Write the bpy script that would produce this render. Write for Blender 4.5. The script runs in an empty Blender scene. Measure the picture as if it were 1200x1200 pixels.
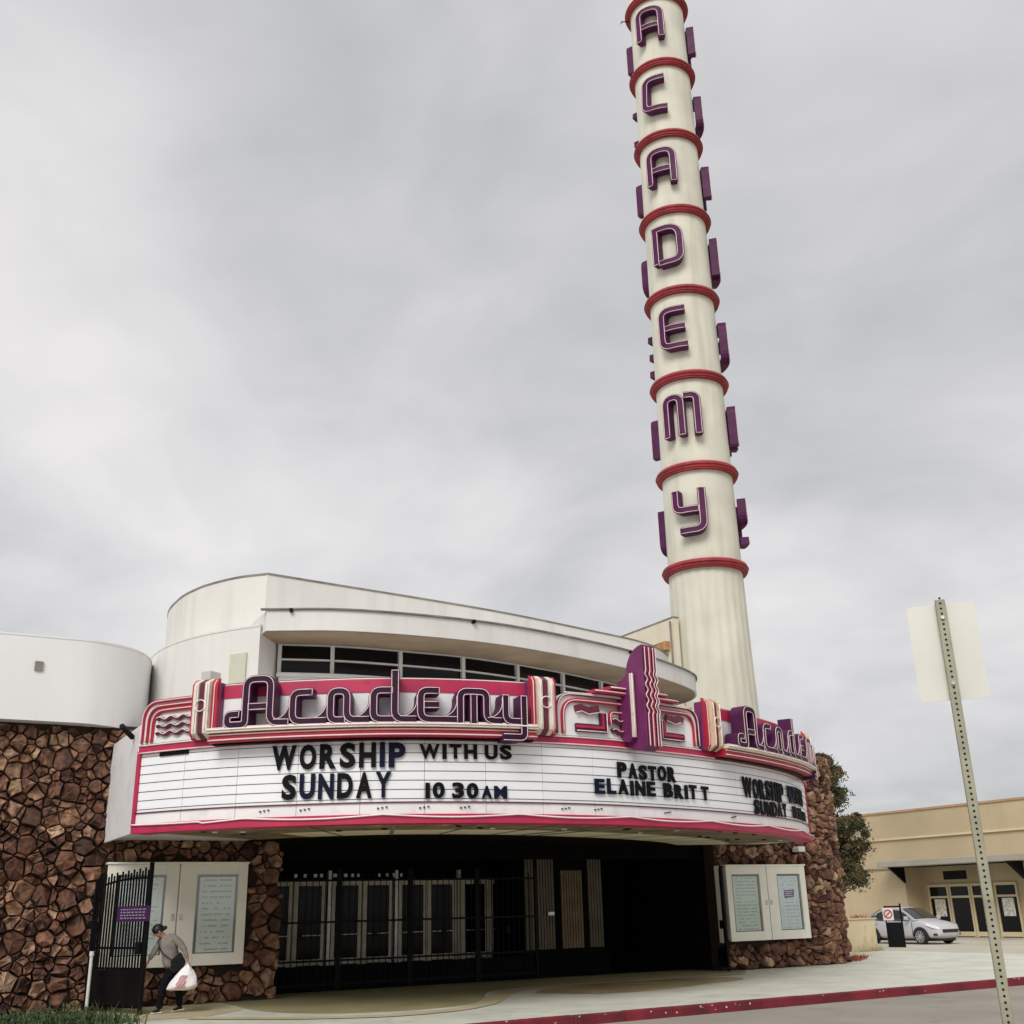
import bpy, bmesh, math, random
import numpy as np
from math import sin, cos, pi, radians, hypot, atan2, sqrt
from mathutils import Vector, Matrix
random.seed(7)
sc = bpy.context.scene
COL = sc.collection
# ------------------------------------------------------------------ camera
EYE = 1.65
cd = bpy.data.cameras.new('camera'); cam = bpy.data.objects.new('camera', cd); COL.objects.link(cam)
cd.sensor_fit = 'HORIZONTAL'; cd.sensor_width = 36.0; cd.lens = 36.0*1270/1200
cd.clip_start = 0.1; cd.clip_end = 3000
cam.matrix_world = Matrix.Translation((0, 0, EYE)) @ (Matrix.Rotation(pi/2+radians(20.0), 4, 'X') @ Matrix.Rotation(-radians(1.4), 4, 'Z'))
sc.camera = cam
# ------------------------------------------------------------------ world: overcast sky
SUN_EL, SUN_AZ = radians(40), radians(197)      # compass-like angle from +Y, clockwise
w = bpy.data.worlds.new('World'); sc.world = w; w.use_nodes = True
nt = w.node_tree; nt.nodes.clear()
def N(tree, t, **kw):
    n = tree.nodes.new(t)
    for k, v in kw.items(): setattr(n, k, v)
    return n
out = N(nt, 'ShaderNodeOutputWorld'); bg = N(nt, 'ShaderNodeBackground'); bg.inputs[1].default_value = 0.1
sky = N(nt, 'ShaderNodeTexSky', sky_type='NISHITA'); sky.sun_disc = False
sky.sun_elevation = SUN_EL; sky.sun_rotation = SUN_AZ; sky.air_density = 1.0; sky.dust_density = 2.0
tc = N(nt, 'ShaderNodeTexCoord'); sep = N(nt, 'ShaderNodeSeparateXYZ'); nt.links.new(tc.outputs['Generated'], sep.inputs[0])
zz = N(nt, 'ShaderNodeMath', operation='MAXIMUM'); zz.inputs[1].default_value = 0.0; nt.links.new(sep.outputs[2], zz.inputs[0])
za = N(nt, 'ShaderNodeMath', operation='ADD'); za.inputs[1].default_value = 0.35; nt.links.new(zz.outputs[0], za.inputs[0])
dv = N(nt, 'ShaderNodeVectorMath', operation='DIVIDE'); cz = N(nt, 'ShaderNodeCombineXYZ')
for i in range(3): nt.links.new(za.outputs[0], cz.inputs[i])
nt.links.new(tc.outputs['Generated'], dv.inputs[0]); nt.links.new(cz.outputs[0], dv.inputs[1])
def cloud(scale, det, rough, off):
    mp = N(nt, 'ShaderNodeMapping'); mp.inputs['Location'].default_value = off; mp.inputs['Scale'].default_value = (1, 1, 1)
    n = N(nt, 'ShaderNodeTexNoise'); n.inputs['Scale'].default_value = scale; n.inputs['Detail'].default_value = det; n.inputs['Roughness'].default_value = rough
    n.inputs['Distortion'].default_value = 0.5
    nt.links.new(dv.outputs[0], mp.inputs[0]); nt.links.new(mp.outputs[0], n.inputs['Vector']); return n
c1 = cloud(1.3, 5, 0.5, (3.1, 0.4, 1.2)); c2 = cloud(4.0, 4, 0.5, (8.3, 2.2, 5.0))
mx = N(nt, 'ShaderNodeMix', data_type='FLOAT'); mx.inputs[0].default_value = 0.3
nt.links.new(c1.outputs[0], mx.inputs[2]); nt.links.new(c2.outputs[0], mx.inputs[3])
cr_ = N(nt, 'ShaderNodeValToRGB'); nt.links.new(mx.outputs[0], cr_.inputs[0])
el = cr_.color_ramp.elements
el[0].position = 0.36; el[0].color = (0.455, 0.462, 0.47, 1)
el[1].position = 0.64; el[1].color = (0.745, 0.725, 0.715, 1)
e = el.new(0.5); e.color = (0.61, 0.60, 0.61, 1)
sca = N(nt, 'ShaderNodeVectorMath', operation='SCALE'); sca.inputs[3].default_value = 7.9; nt.links.new(cr_.outputs[0], sca.inputs[0])
mix = N(nt, 'ShaderNodeMix', data_type='RGBA'); mix.inputs[0].default_value = 0.95
nt.links.new(sky.outputs[0], mix.inputs[6]); nt.links.new(sca.outputs[0], mix.inputs[7])
nt.links.new(mix.outputs[2], bg.inputs[0]); nt.links.new(bg.outputs[0], out.inputs[0])
# ------------------------------------------------------------------ sun behind cloud
sl = bpy.data.lights.new('sun', 'SUN'); sl.energy = 1.5; sl.angle = radians(28); sl.color = (1.0, 0.97, 0.92)
so = bpy.data.objects.new('sun', sl); COL.objects.link(so); so.location = (0, -20, 60)
sd = Vector((sin(SUN_AZ)*cos(SUN_EL), cos(SUN_AZ)*cos(SUN_EL), sin(SUN_EL)))
so.rotation_euler = sd.to_track_quat('Z', 'Y').to_euler()
vs = sc.view_settings; vs.view_transform = 'Standard'; vs.look = 'None'; vs.exposure = 0.55; vs.gamma = 1.0; vs.use_curve_mapping = False

# ------------------------------------------------------------------ frames
TH = radians(29.5); CT, ST = cos(TH), sin(TH)
def W(u, v, z=0.0): return Vector((u*CT - v*ST, u*ST + v*CT, z))      # street frame -> world
def L2(x, y): return (x*CT + y*ST, -x*ST + y*CT)
def spline(P, n=16, smooth=0):
    P = np.array(P, float); P = np.vstack([2*P[0]-P[1], P, 2*P[-1]-P[-2]]); o = []
    for i in range(1, len(P)-2):
        a, b, c, d = P[i-1:i+3]
        for k in range(n):
            t = k/n; o.append(.5*((2*b)+(c-a)*t+(2*a-5*b+4*c-d)*t*t+(3*b-a-3*c+d)*t**3))
    o.append(P[-2]); o = np.array(o)
    for _ in range(smooth): o[1:-1] = .25*o[:-2]+.5*o[1:-1]+.25*o[2:]
    return o
class Plan:
    """a plan curve in the street frame, used as a wall: (s, z, d) -> world, d = outward offset"""
    def __init__(self, pts, n=16, smooth=0, raw=False):
        C = np.array(pts, float) if raw else spline(pts, n, smooth)
        seg = np.hypot(*np.diff(C, axis=0).T); S = np.r_[0, np.cumsum(seg)]
        self.L = S[-1]; M_ = max(400, len(C)*4); self.ss = np.linspace(0, self.L, M_)
        self.U = np.interp(self.ss, S, C[:, 0]); self.V = np.interp(self.ss, S, C[:, 1])
        tu, tv = np.gradient(self.U), np.gradient(self.V); q = np.hypot(tu, tv)
        self.nu, self.nv = tv/q, -tu/q
    def uv(self, s, d=0.0):
        i = np.interp(s, self.ss, np.arange(len(self.ss))); u = np.interp(s, self.ss, self.U); v = np.interp(s, self.ss, self.V)
        a = np.interp(s, self.ss, self.nu); b = np.interp(s, self.ss, self.nv)
        if s > self.L: u += (s-self.L)*(-self.nv[-1]); v += (s-self.L)*self.nu[-1]
        if s < 0: u += s*(-self.nv[0]); v += s*self.nu[0]
        return u+a*d, v+b*d
    def __call__(self, s, z, d=0.0):
        u, v = self.uv(s, d); return W(u, v, z)

# ------------------------------------------------------------------ mesh helpers
def fillet(path, n=5, closed=False):
    """points (x, y) or (x, y, r): rounded polyline"""
    o = []; P = [tuple(p) for p in path]; m = len(P)
    for i, p in enumerate(P):
        r = p[2] if len(p) > 2 else 0
        if r and (closed or 0 < i < m-1):
            a = Vector(P[i-1][:2]); b = Vector(p[:2]); c = Vector(P[(i+1) % m][:2])
            d1 = (a-b); d2 = (c-b); r1 = min(r, d1.length*.5, d2.length*.5) if True else r
            p1 = b+d1.normalized()*r1; p2 = b+d2.normalized()*r1
            for k in range(n+1):
                t = k/n; q = p1*(1-t)**2 + b*2*t*(1-t) + p2*t*t; o.append((q.x, q.y))
        else: o.append((p[0], p[1]))
    return o
def subdiv(path, step):
    o = []
    for a, b in zip(path[:-1], path[1:]):
        n = max(1, int(math.ceil(hypot(b[0]-a[0], b[1]-a[1])/step)))
        for k in range(n): o.append((a[0]+(b[0]-a[0])*k/n, a[1]+(b[1]-a[1])*k/n))
    o.append(path[-1][:2]); return o
def offset(path, w):
    """left offset polyline with mitres"""
    o = []; n = len(path)
    for i in range(n):
        a = path[max(i-1, 0)]; b = path[i]; c = path[min(i+1, n-1)]
        d1 = Vector((b[0]-a[0], b[1]-a[1])); d2 = Vector((c[0]-b[0], c[1]-b[1]))
        if d1.length < 1e-9: d1 = d2
        if d2.length < 1e-9: d2 = d1
        d1.normalize(); d2.normalize(); n1 = Vector((-d1.y, d1.x)); n2 = Vector((-d2.y, d2.x)); m = n1+n2
        if m.length < 1e-6: m = n1
        m.normalize(); k = max(m.dot(n1), .45); o.append((b[0]+m.x*w/k, b[1]+m.y*w/k))
    return o
class MB:
    def __init__(s): s.v = []; s.f = []
    def add(s, vs, fs):
        k = len(s.v); s.v += [Vector(p) for p in vs]; s.f += [tuple(i+k for i in f) for f in fs]; return s
    def grid(s, rows, closed=False, caps=False):
        n = len(rows[0]); vs = [p for r in rows for p in r]; fs = []
        for i in range(len(rows)-1):
            for j in range(n if closed else n-1):
                a = i*n+j; b = i*n+(j+1) % n; fs.append((a, b, b+n, a+n))
        if caps: fs.append(tuple(range(n))[::-1]); fs.append(tuple((len(rows)-1)*n+j for j in range(n)))
        return s.add(vs, fs)
    def box(s, F, a0, a1, b0, b1, c0, c1, na=1):
        rows = []
        for i in range(na+1):
            a = a0+(a1-a0)*i/na; rows.append([F(a, b0, c0), F(a, b1, c0), F(a, b1, c1), F(a, b0, c1)])
        return s.grid(rows, closed=True, caps=True)
    def prism(s, poly, F, d0, d1):
        n = len(poly); vs = [F(x, y, d0) for x, y in poly]+[F(x, y, d1) for x, y in poly]
        fs = [tuple(range(n))[::-1], tuple(range(n, 2*n))]+[(i, (i+1) % n, n+(i+1) % n, n+i) for i in range(n)]
        return s.add(vs, fs)
    def ribbon(s, path, w, F, d0, d1):
        Lp = offset(path, w/2); Rp = offset(path, -w/2)
        rows = [[F(*l, d0), F(*r, d0), F(*r, d1), F(*l, d1)] for l, r in zip(Lp, Rp)]
        return s.grid(rows, closed=True, caps=True)
    def tube(s, pts, r, n=6, closed=False, taper=None):
        P = [Vector(p) for p in pts]; m = len(P); rows = []; up = None
        for i in range(m):
            if closed: t = P[(i+1) % m]-P[i-1]
            else: t = P[min(i+1, m-1)]-P[max(i-1, 0)]
            if t.length < 1e-9: t = Vector((0, 0, 1))
            t.normalize()
            if up is None: up = t.orthogonal().normalized()
            up = (up-t*up.dot(t)); up = up.normalized() if up.length > 1e-6 else t.orthogonal().normalized()
            q = t.cross(up); rr = r if taper is None else taper[i]
            rows.append([P[i]+(up*cos(2*pi*k/n)+q*sin(2*pi*k/n))*rr for k in range(n)])
        if closed: rows.append(rows[0]); return s.grid(rows, closed=True)
        return s.grid(rows, closed=True, caps=True)
    def lathe(s, prof, c, n=32, a0=0, a1=2*pi):
        full = abs(a1-a0-2*pi) < 1e-6; k = n if full else n+1
        rows = [[Vector((c[0]+r*cos(a0+(a1-a0)*j/n), c[1]+r*sin(a0+(a1-a0)*j/n), c[2]+z)) for j in range(k)] for r, z in prof]
        return s.grid(rows, closed=full)
    def build(s, name, mat, parent=None, smooth=False, bevel=0, org=None, clean=True):
        o0 = Vector(org) if org is not None else (root_loc(parent) if parent else Vector((0, 0, 0)))
        me = bpy.data.meshes.new(name); me.from_pydata([tuple(p-o0) for p in s.v], [], s.f)
        if clean:
            bm = bmesh.new(); bm.from_mesh(me); bmesh.ops.remove_doubles(bm, verts=bm.verts, dist=1e-5); bmesh.ops.recalc_face_normals(bm, faces=bm.faces); bm.to_mesh(me); bm.free()
        me.materials.append(mat)
        if smooth: me.polygons.foreach_set('use_smooth', [True]*len(me.polygons)); me.update()
        if smooth == 'auto':
            try: me.set_sharp_from_angle(angle=radians(35))
            except Exception: pass
        o = bpy.data.objects.new(name, me); COL.objects.link(o)
        if parent: o.parent = parent
        else: o.location = o0
        if bevel:
            b = o.modifiers.new('bevel', 'BEVEL'); b.width = bevel; b.segments = 2; b.limit_method = 'ANGLE'
        return o
def root_loc(o):
    while o.parent: o = o.parent
    return o.location.copy()
def thing(name, label, cat, loc, group=None):
    o = bpy.data.objects.new(name, None); COL.objects.link(o); o.location = loc; o.empty_display_size = .2
    o['label'] = label; o['category'] = cat
    if group: o['group'] = group
    return o
def tag(o, label, cat, group=None, kind=None):
    o['label'] = label; o['category'] = cat
    if group: o['group'] = group
    if kind: o['kind'] = kind
    return o
def struct(o): o['kind'] = 'structure'; return o
def WF(a, b, c): return W(a, b, c)              # (u, v, z)
def WSZ(v0): return lambda u, z, d: W(u, v0-d, z)   # front wall at v0: (u, z, outward d)

# ------------------------------------------------------------------ materials
def mat(name, col, rough=.6, var=.12, scale=2.0, bump=0.0, bscale=25.0, streak=0.0, metal=0.0, spec=.5, dirt=None, rnd=0.0, coat=0.0):
    m = bpy.data.materials.new(name); m.use_nodes = True; t = m.node_tree; b = t.nodes['Principled BSDF']
    b.inputs['Roughness'].default_value = rough; b.inputs['Metallic'].default_value = metal
    b.inputs['Specular IOR Level'].default_value = spec; b.inputs['Coat Weight'].default_value = coat
    g = N(t, 'ShaderNodeNewGeometry')
    def noise(sc_, det=4, stretch=None):
        n = N(t, 'ShaderNodeTexNoise'); n.inputs['Scale'].default_value = sc_; n.inputs['Detail'].default_value = det
        if stretch:
            mp = N(t, 'ShaderNodeMapping'); mp.inputs['Scale'].default_value = stretch; t.links.new(g.outputs['Position'], mp.inputs[0]); t.links.new(mp.outputs[0], n.inputs['Vector'])
        else: t.links.new(g.outputs['Position'], n.inputs['Vector'])
        return n
    def mixc(fac, a, c, blend='MIX'):
        x = N(t, 'ShaderNodeMix', data_type='RGBA', blend_type=blend)
        if isinstance(fac, float): x.inputs[0].default_value = fac
        else: t.links.new(fac, x.inputs[0])
        for s_, y in ((6, a), (7, c)):
            if isinstance(y, tuple): x.inputs[s_].default_value = (*y, 1)
            else: t.links.new(y, x.inputs[s_])
        return x.outputs[2]
    lo = tuple(c*(1-var) for c in col); hi = tuple(min(c*(1+var), 1) for c in col)
    n1 = noise(scale, 6); r1 = N(t, 'ShaderNodeMapRange'); r1.inputs[1].default_value = .3; r1.inputs[2].default_value = .7; t.links.new(n1.outputs[0], r1.inputs[0])
    c = mixc(r1.outputs[0], lo, hi)
    if streak:
        n2 = noise(1.0, 6, (2.6, 2.6, .22)); r2 = N(t, 'ShaderNodeMapRange'); r2.inputs[1].default_value = .5; r2.inputs[2].default_value = .75; r2.inputs[4].default_value = streak
        t.links.new(n2.outputs[0], r2.inputs[0]); c = mixc(r2.outputs[0], c, dirt or tuple(x*.45 for x in col))
    elif dirt:
        n2 = noise(scale*2.7, 6); r2 = N(t, 'ShaderNodeMapRange'); r2.inputs[1].default_value = .55; r2.inputs[2].default_value = .72; r2.inputs[4].default_value = .7
        t.links.new(n2.outputs[0], r2.inputs[0]); c = mixc(r2.outputs[0], c, dirt)
    if rnd:
        oi = N(t, 'ShaderNodeObjectInfo'); hv = N(t, 'ShaderNodeHueSaturation'); rr = N(t, 'ShaderNodeMapRange'); rr.inputs[3].default_value = 1-rnd; rr.inputs[4].default_value = 1+rnd
        t.links.new(oi.outputs['Random'], rr.inputs[0]); t.links.new(rr.outputs[0], hv.inputs['Value']); t.links.new(c, hv.inputs['Color']); c = hv.outputs[0]
    t.links.new(c, b.inputs['Base Color'])
    nr = noise(scale*4, 3); r3 = N(t, 'ShaderNodeMapRange'); r3.inputs[3].default_value = max(rough-.12, .05); r3.inputs[4].default_value = min(rough+.12, 1); t.links.new(nr.outputs[0], r3.inputs[0]); t.links.new(r3.outputs[0], b.inputs['Roughness'])
    if bump:
        nb = noise(bscale, 5); bp = N(t, 'ShaderNodeBump'); bp.inputs['Strength'].default_value = bump; bp.inputs['Distance'].default_value = .02
        t.links.new(nb.outputs[0], bp.inputs['Height']); t.links.new(bp.outputs[0], b.inputs['Normal'])
    return m
def glass(name, tint=(.02, .022, .024), rough=.04, spec=.5):
    m = bpy.data.materials.new(name); m.use_nodes = True; b = m.node_tree.nodes['Principled BSDF']
    b.inputs['Base Color'].default_value = (*tint, 1); b.inputs['Roughness'].default_value = rough; b.inputs['Specular IOR Level'].default_value = spec; return m
def clear_glass(name, refl=.08):
    m = bpy.data.materials.new(name); m.use_nodes = True; t = m.node_tree; t.nodes.clear()
    o = N(t, 'ShaderNodeOutputMaterial'); mx_ = N(t, 'ShaderNodeMixShader'); mx_.inputs[0].default_value = refl
    a = N(t, 'ShaderNodeBsdfTransparent'); a.inputs[0].default_value = (.93, .96, .95, 1); g_ = N(t, 'ShaderNodeBsdfGlossy'); g_.inputs['Roughness'].default_value = .06
    t.links.new(a.outputs[0], mx_.inputs[1]); t.links.new(g_.outputs[0], mx_.inputs[2]); t.links.new(mx_.outputs[0], o.inputs[0]); return m
def stone_mat():
    m = bpy.data.materials.new('flagstone'); m.use_nodes = True; t = m.node_tree; b = t.nodes['Principled BSDF']
    oi = N(t, 'ShaderNodeObjectInfo'); g = N(t, 'ShaderNodeNewGeometry'); ad = N(t, 'ShaderNodeMath', operation='ADD'); fr = N(t, 'ShaderNodeMath', operation='FRACT')
    t.links.new(oi.outputs['Random'], ad.inputs[0]); t.links.new(g.outputs['Random Per Island'], ad.inputs[1]); t.links.new(ad.outputs[0], fr.inputs[0])
    r = N(t, 'ShaderNodeValToRGB'); t.links.new(fr.outputs[0], r.inputs[0]); e = r.color_ramp.elements
    e[0].color = (.075, .030, .020, 1); e[1].position = 1; e[1].color = (.56, .37, .24, 1)
    for p, c in ((.18, (.15, .062, .038, 1)), (.38, (.26, .115, .065, 1)), (.5, (.40, .235, .15, 1)), (.65, (.19, .085, .055, 1)), (.85, (.36, .19, .105, 1))): q = e.new(p); q.color = c
    n = N(t, 'ShaderNodeTexNoise'); n.inputs['Scale'].default_value = 7; n.inputs['Detail'].default_value = 8; t.links.new(g.outputs['Position'], n.inputs['Vector'])
    mr = N(t, 'ShaderNodeMapRange'); mr.inputs[1].default_value = .3; mr.inputs[2].default_value = .7; mr.inputs[3].default_value = .25; mr.inputs[4].default_value = 1.15; t.links.new(n.outputs[0], mr.inputs[0])
    x = N(t, 'ShaderNodeVectorMath', operation='SCALE'); t.links.new(r.outputs[0], x.inputs[0]); t.links.new(mr.outputs[0], x.inputs[3]); t.links.new(x.outputs[0], b.inputs['Base Color'])
    b.inputs['Roughness'].default_value = .8; bp = N(t, 'ShaderNodeBump'); bp.inputs['Strength'].default_value = .6; bp.inputs['Distance'].default_value = .03
    n2 = N(t, 'ShaderNodeTexNoise'); n2.inputs['Scale'].default_value = 16; n2.inputs['Detail'].default_value = 6; t.links.new(g.outputs['Position'], n2.inputs['Vector'])
    t.links.new(n2.outputs[0], bp.inputs['Height']); t.links.new(bp.outputs[0], b.inputs['Normal']); return m
def print_mat(name, paper, ink, rows, thr=.5, seed=0.0):
    """pale sheet with rows of small dark print; generated z picks the row, position noise the words"""
    m = bpy.data.materials.new(name); m.use_nodes = True; t = m.node_tree; b = t.nodes['Principled BSDF']; b.inputs['Roughness'].default_value = .5
    tc_ = N(t, 'ShaderNodeTexCoord'); s_ = N(t, 'ShaderNodeSeparateXYZ'); t.links.new(tc_.outputs['Generated'], s_.inputs[0])
    def mth(op, a, c):
        k = N(t, 'ShaderNodeMath', operation=op)
        for i, y in enumerate((a, c)):
            if y is None: continue
            if isinstance(y, (int, float)): k.inputs[i].default_value = y
            else: t.links.new(y, k.inputs[i])
        return k.outputs[0]
    zr = mth('MULTIPLY', s_.outputs[2], float(rows)); fl = mth('FLOOR', zr, None); frc = mth('FRACT', zr, None)
    inrow = mth('MULTIPLY', mth('GREATER_THAN', frc, .3), mth('LESS_THAN', frc, .62))
    cb = N(t, 'ShaderNodeCombineXYZ'); t.links.new(mth('MULTIPLY', s_.outputs[0], 9.0), cb.inputs[0]); t.links.new(mth('ADD', mth('MULTIPLY', fl, 3.7), seed), cb.inputs[1])
    n = N(t, 'ShaderNodeTexNoise'); n.inputs['Scale'].default_value = 1.0; n.inputs['Detail'].default_value = 3; t.links.new(cb.outputs[0], n.inputs['Vector'])
    wx = mth('MULTIPLY', mth('GREATER_THAN', s_.outputs[0], .1), mth('LESS_THAN', s_.outputs[0], .9))
    k = mth('MULTIPLY', mth('MULTIPLY', inrow, mth('GREATER_THAN', n.outputs[0], thr)), wx); k = mth('MULTIPLY', k, .5)
    x = N(t, 'ShaderNodeMix', data_type='RGBA'); x.inputs[6].default_value = (*paper, 1); x.inputs[7].default_value = (*ink, 1); t.links.new(k, x.inputs[0]); t.links.new(x.outputs[2], b.inputs['Base Color']); return m

STUCCO = mat('white_stucco', (.71, .70, .665), .85, .05, .6, .12, 40, streak=.40, dirt=(.52, .50, .44))
STUCCO2 = mat('grey_white_stucco', (.78, .78, .78), .85, .05, .5, .12, 40, streak=.38, dirt=(.56, .56, .54))
CREAM = mat('cream_tower_paint', (.66, .64, .54), .75, .10, .9, .10, 30, streak=.55, dirt=(.46, .43, .33))
COPING = mat('weathered_coping', (.22, .20, .17), .8, .3, 3)
WTRIM = mat('white_window_frame', (.70, .70, .68), .5, .06, 3)
MAG = mat('magenta_paint', (.47, .018, .080), .5, .16, 1.6, .05, 30, dirt=(.30, .02, .06))
RED = mat('red_paint', (.44, .014, .040), .5, .2, 2, .05, 30, dirt=(.28, .02, .03))
REDRING = mat('faded_red_ring_paint', (.30, .022, .028), .6, .25, 2, .05, 30, dirt=(.10, .015, .02))
PURP = mat('purple_enamel', (.078, .014, .066), .55, .25, 2.5, .04, 30, spec=.2)
PURPL = mat('violet_enamel', (.15, .018, .10), .42, .2, 2.5, .04, 30)
MAROON = mat('maroon_enamel', (.12, .012, .03), .45, .2, 3)
IVORY = mat('ivory_enamel', (.74, .66, .56), .5, .08, 3, .04, 30, dirt=(.52, .40, .32))
PEACH = mat('peach_enamel', (.72, .52, .34), .5, .1, 3, .04, 30, dirt=(.5, .28, .18))
BOARD = mat('white_readerboard', (.85, .86, .89), .32, .025, .8, 0, 20, rnd=.03)
BACKW = mat('white_sign_backing', (.80, .79, .80), .5, .05, 1.2, .04, 30, dirt=(.62, .61, .6))
NEON = mat('unlit_neon_glass', (.82, .60, .62), .2, .06, 6)
NEONW = mat('unlit_white_neon_glass', (.86, .80, .78), .2, .06, 6)
BLACKL = mat('black_letter_plastic', (.004, .0045, .006), .6, .2, 5, spec=.12)
NAVYL = mat('navy_letter_plastic', (.005, .008, .026), .6, .2, 5, spec=.12)
RAIL = mat('dark_letter_rail', (.02, .02, .025), .4, .1, 5)
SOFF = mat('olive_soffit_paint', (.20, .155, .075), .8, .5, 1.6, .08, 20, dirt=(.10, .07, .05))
SOFFP = mat('pale_soffit_panel', (.74, .67, .46), .7, .1, 2)
DARK = mat('black_panel_and_recess_shade', (.005, .0045, .0045), .9, .3, 2, spec=.1)  # near-black puts the recess's shade into the colour; panels and fittings share it
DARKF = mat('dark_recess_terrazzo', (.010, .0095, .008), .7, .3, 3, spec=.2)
MORTAR = mat('dark_mortar', (.030, .017, .012), .95, .3, 5, .3, 30)
STONE = stone_mat()
DOORF = mat('tan_aluminium_frame', (.80, .75, .58), .5, .15, 3, spec=.3)
BRIGHTM = mat('scuffed_bright_metal', (.5, .5, .47), .35, .2, 8, metal=.7)
IRON = mat('black_iron', (.005, .005, .006), .6, .3, 6, spec=.15)
RIBBED = mat('tan_ribbed_panel', (.14, .115, .075), .7, .2, 3)
CASE = mat('ivory_case_paint', (.85, .83, .73), .45, .05, 2.5, .04, 30)
GLASSW = glass('dark_window_glass', (.006, .006, .006), .15, .18)
GLASSD = glass('dark_door_glass', (.003, .003, .003), .12, .14)
CLEAR = clear_glass('clear_glass')
TUBE = mat('pale_pipe', (.66, .66, .62), .5, .1, 4)
def uv_none(*a): pass
# ================================================================== ground
def sheet(name, pts, z, m, nsub=0):
    mb = MB(); mb.add([W(u, v, z) for u, v in pts], [tuple(range(len(pts)))]); return struct(mb.build(name, m))
ROADM = mat('worn_asphalt', (.30, .275, .235), .9, .10, .6, .25, 60, dirt=(.22, .20, .175))
WALKM = mat('pale_green_terrazzo', (.62, .63, .54), .55, .12, .9, .06, 90, dirt=(.44, .44, .36))
LOTM = mat('pale_concrete_paving', (.50, .47, .39), .85, .12, .4, .15, 60, dirt=(.40, .36, .29))
KERBM = mat('red_kerb_paint', (.165, .010, .018), .7, .4, 1.8, .4, 24, dirt=(.06, .012, .016))
OLIVE = mat('olive_terrazzo', (.36, .33, .18), .5, .16, .7, .05, 90)
CREAMT = mat('cream_terrazzo', (.56, .49, .31), .5, .12, .8, .05, 90)
BROWNT = mat('russet_terrazzo', (.42, .31, .18), .5, .3, .8, .05, 90)
KA, KB = 15.68, .0381                      # kerb line v = KA + KB*u
def kv(u): return KA + KB*u
sheet('road', [(-400, -400), (600, -400), (600, kv(600)-.01+0), (-400, kv(-400)+0)], -.15, ROADM)
sheet('sidewalk', [(-200, kv(-200)+.155), (29.5, kv(29.5)+.155), (29.5, 60), (-200, 60)], 0.0, WALKM)
ss_ = MB(); rows = []
for u, z in ((29.5, 0), (31, -.02), (34, -.13), (37, -.22), (40, -.25), (60, -.25), (400, -.25)):
    rows.append([W(u, kv(29.5)+.155, z if u < 38 else z), W(u, 400, z)])
ss_.grid(rows); struct(ss_.build('side_street', LOTM))
kb = MB()
def KF(a, b, c): return W(a, kv(a)+b, c)
for a in range(-60, 30):       # kerb stones with fine joints
    if -60 <= a < 30:
        k1 = MB(); a0, a1 = a*1.0, a+1.0
        if a1 > 29.5: a1 = 29.5
        kb.box(KF, a0+.0005, a1-.0005, 0, .152, -.16, .004+random.uniform(-.004, .004))
kerb = struct(kb.build('kerb', KERBM, bevel=.018))
rk = random.Random(31); kc = MB()
for _ in range(110):
    a = rk.uniform(2, 29); L_ = rk.uniform(.01, .06); h_ = rk.uniform(.004, .03); face = rk.random() < .5
    if face: z_ = rk.uniform(-.1, .0); pts_ = [(a, -.002, z_), (a+L_, -.002, z_+rk.uniform(-.01, .01)), (a+L_*.7, -.002, z_+h_), (a+L_*.1, -.002, z_+h_*.6)]
    else: b_ = rk.uniform(.0, .12); pts_ = [(a, b_, .0095), (a+L_*1.5, b_, .0095), (a+L_, b_+h_, .0095), (a, b_+h_*.7, .0095)]
    kc.add([KF(*p) for p in pts_], [(0, 1, 2, 3)])
kco = kc.build('paint_chips', mat('bare_chipped_concrete', (.62, .58, .54), .9, .1, 9), clean=False); kco.parent = kerb; kco['kind'] = 'stuff'
sidewalk = bpy.data.objects['sidewalk']
inl = []
def inlay(name, pts, m, z):
    mb = MB(); P = [W(u, v, z) for u, v in pts]; mb.add(P, [tuple(range(len(P)))]); o = mb.build(name, m); o.parent = sidewalk; return o
ol = spline([(6.2, 24.3), (6.3, 22.6), (6.36, 20.6), (7.2, 19.3), (8.6, 18.9), (9.8, 19.3), (10.6, 20.3), (11.4, 21.6), (12.6, 22.2), (13.8, 22.3), (15.5, 22.2), (18.6, 22.4), (19.6, 23.2)], 8)
inlay('olive_inlay', [tuple(p) for p in ol]+[(19.6, 25.2), (6.2, 25.2)], OLIVE, .004)
br = spline([(11.9, 20.6), (12.6, 21.4), (13.6, 21.75), (15.4, 21.75), (16.8, 21.7), (17.6, 21.2), (17.2, 20.5), (16.0, 20.1), (14.4, 19.5), (12.8, 19.5), (11.9, 20.6)], 8)
inlay('russet_inlay', [tuple(p) for p in br[:-1]], BROWNT, .004)
gr = spline([(13.2, 20.1), (14.8, 20.9), (16.0, 21.0), (16.7, 20.8), (16.2, 20.4), (14.8, 19.9), (13.2, 20.1)], 8)
inlay('olive_inlay', [tuple(p) for p in gr[:-1]], OLIVE, .008)
cpath = [tuple(p) for p in spline([(5.0, 20.2), (6.2, 19.0), (7.6, 18.2), (8.9, 18.3), (9.9, 19.0), (10.7, 20.0), (11.5, 21.1), (12.3, 21.8), (13.5, 22.05), (15.5, 22.0), (18.6, 22.15)], 10)]
lf, rt = offset(cpath, .2), offset(cpath, -.2)
cb_ = MB(); cb_.grid([[W(*a, .012), W(*b, .012)] for a, b in zip(lf, rt)]); o_ = cb_.build('cream_inlay', CREAMT); o_.parent = sidewalk
inlay('tan_inlay', [(3.6, 20.6), (5.2, 20.3), (6.1, 21.2), (6.2, 23.3), (3.6, 23.3)], CREAMT, .006)
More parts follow.
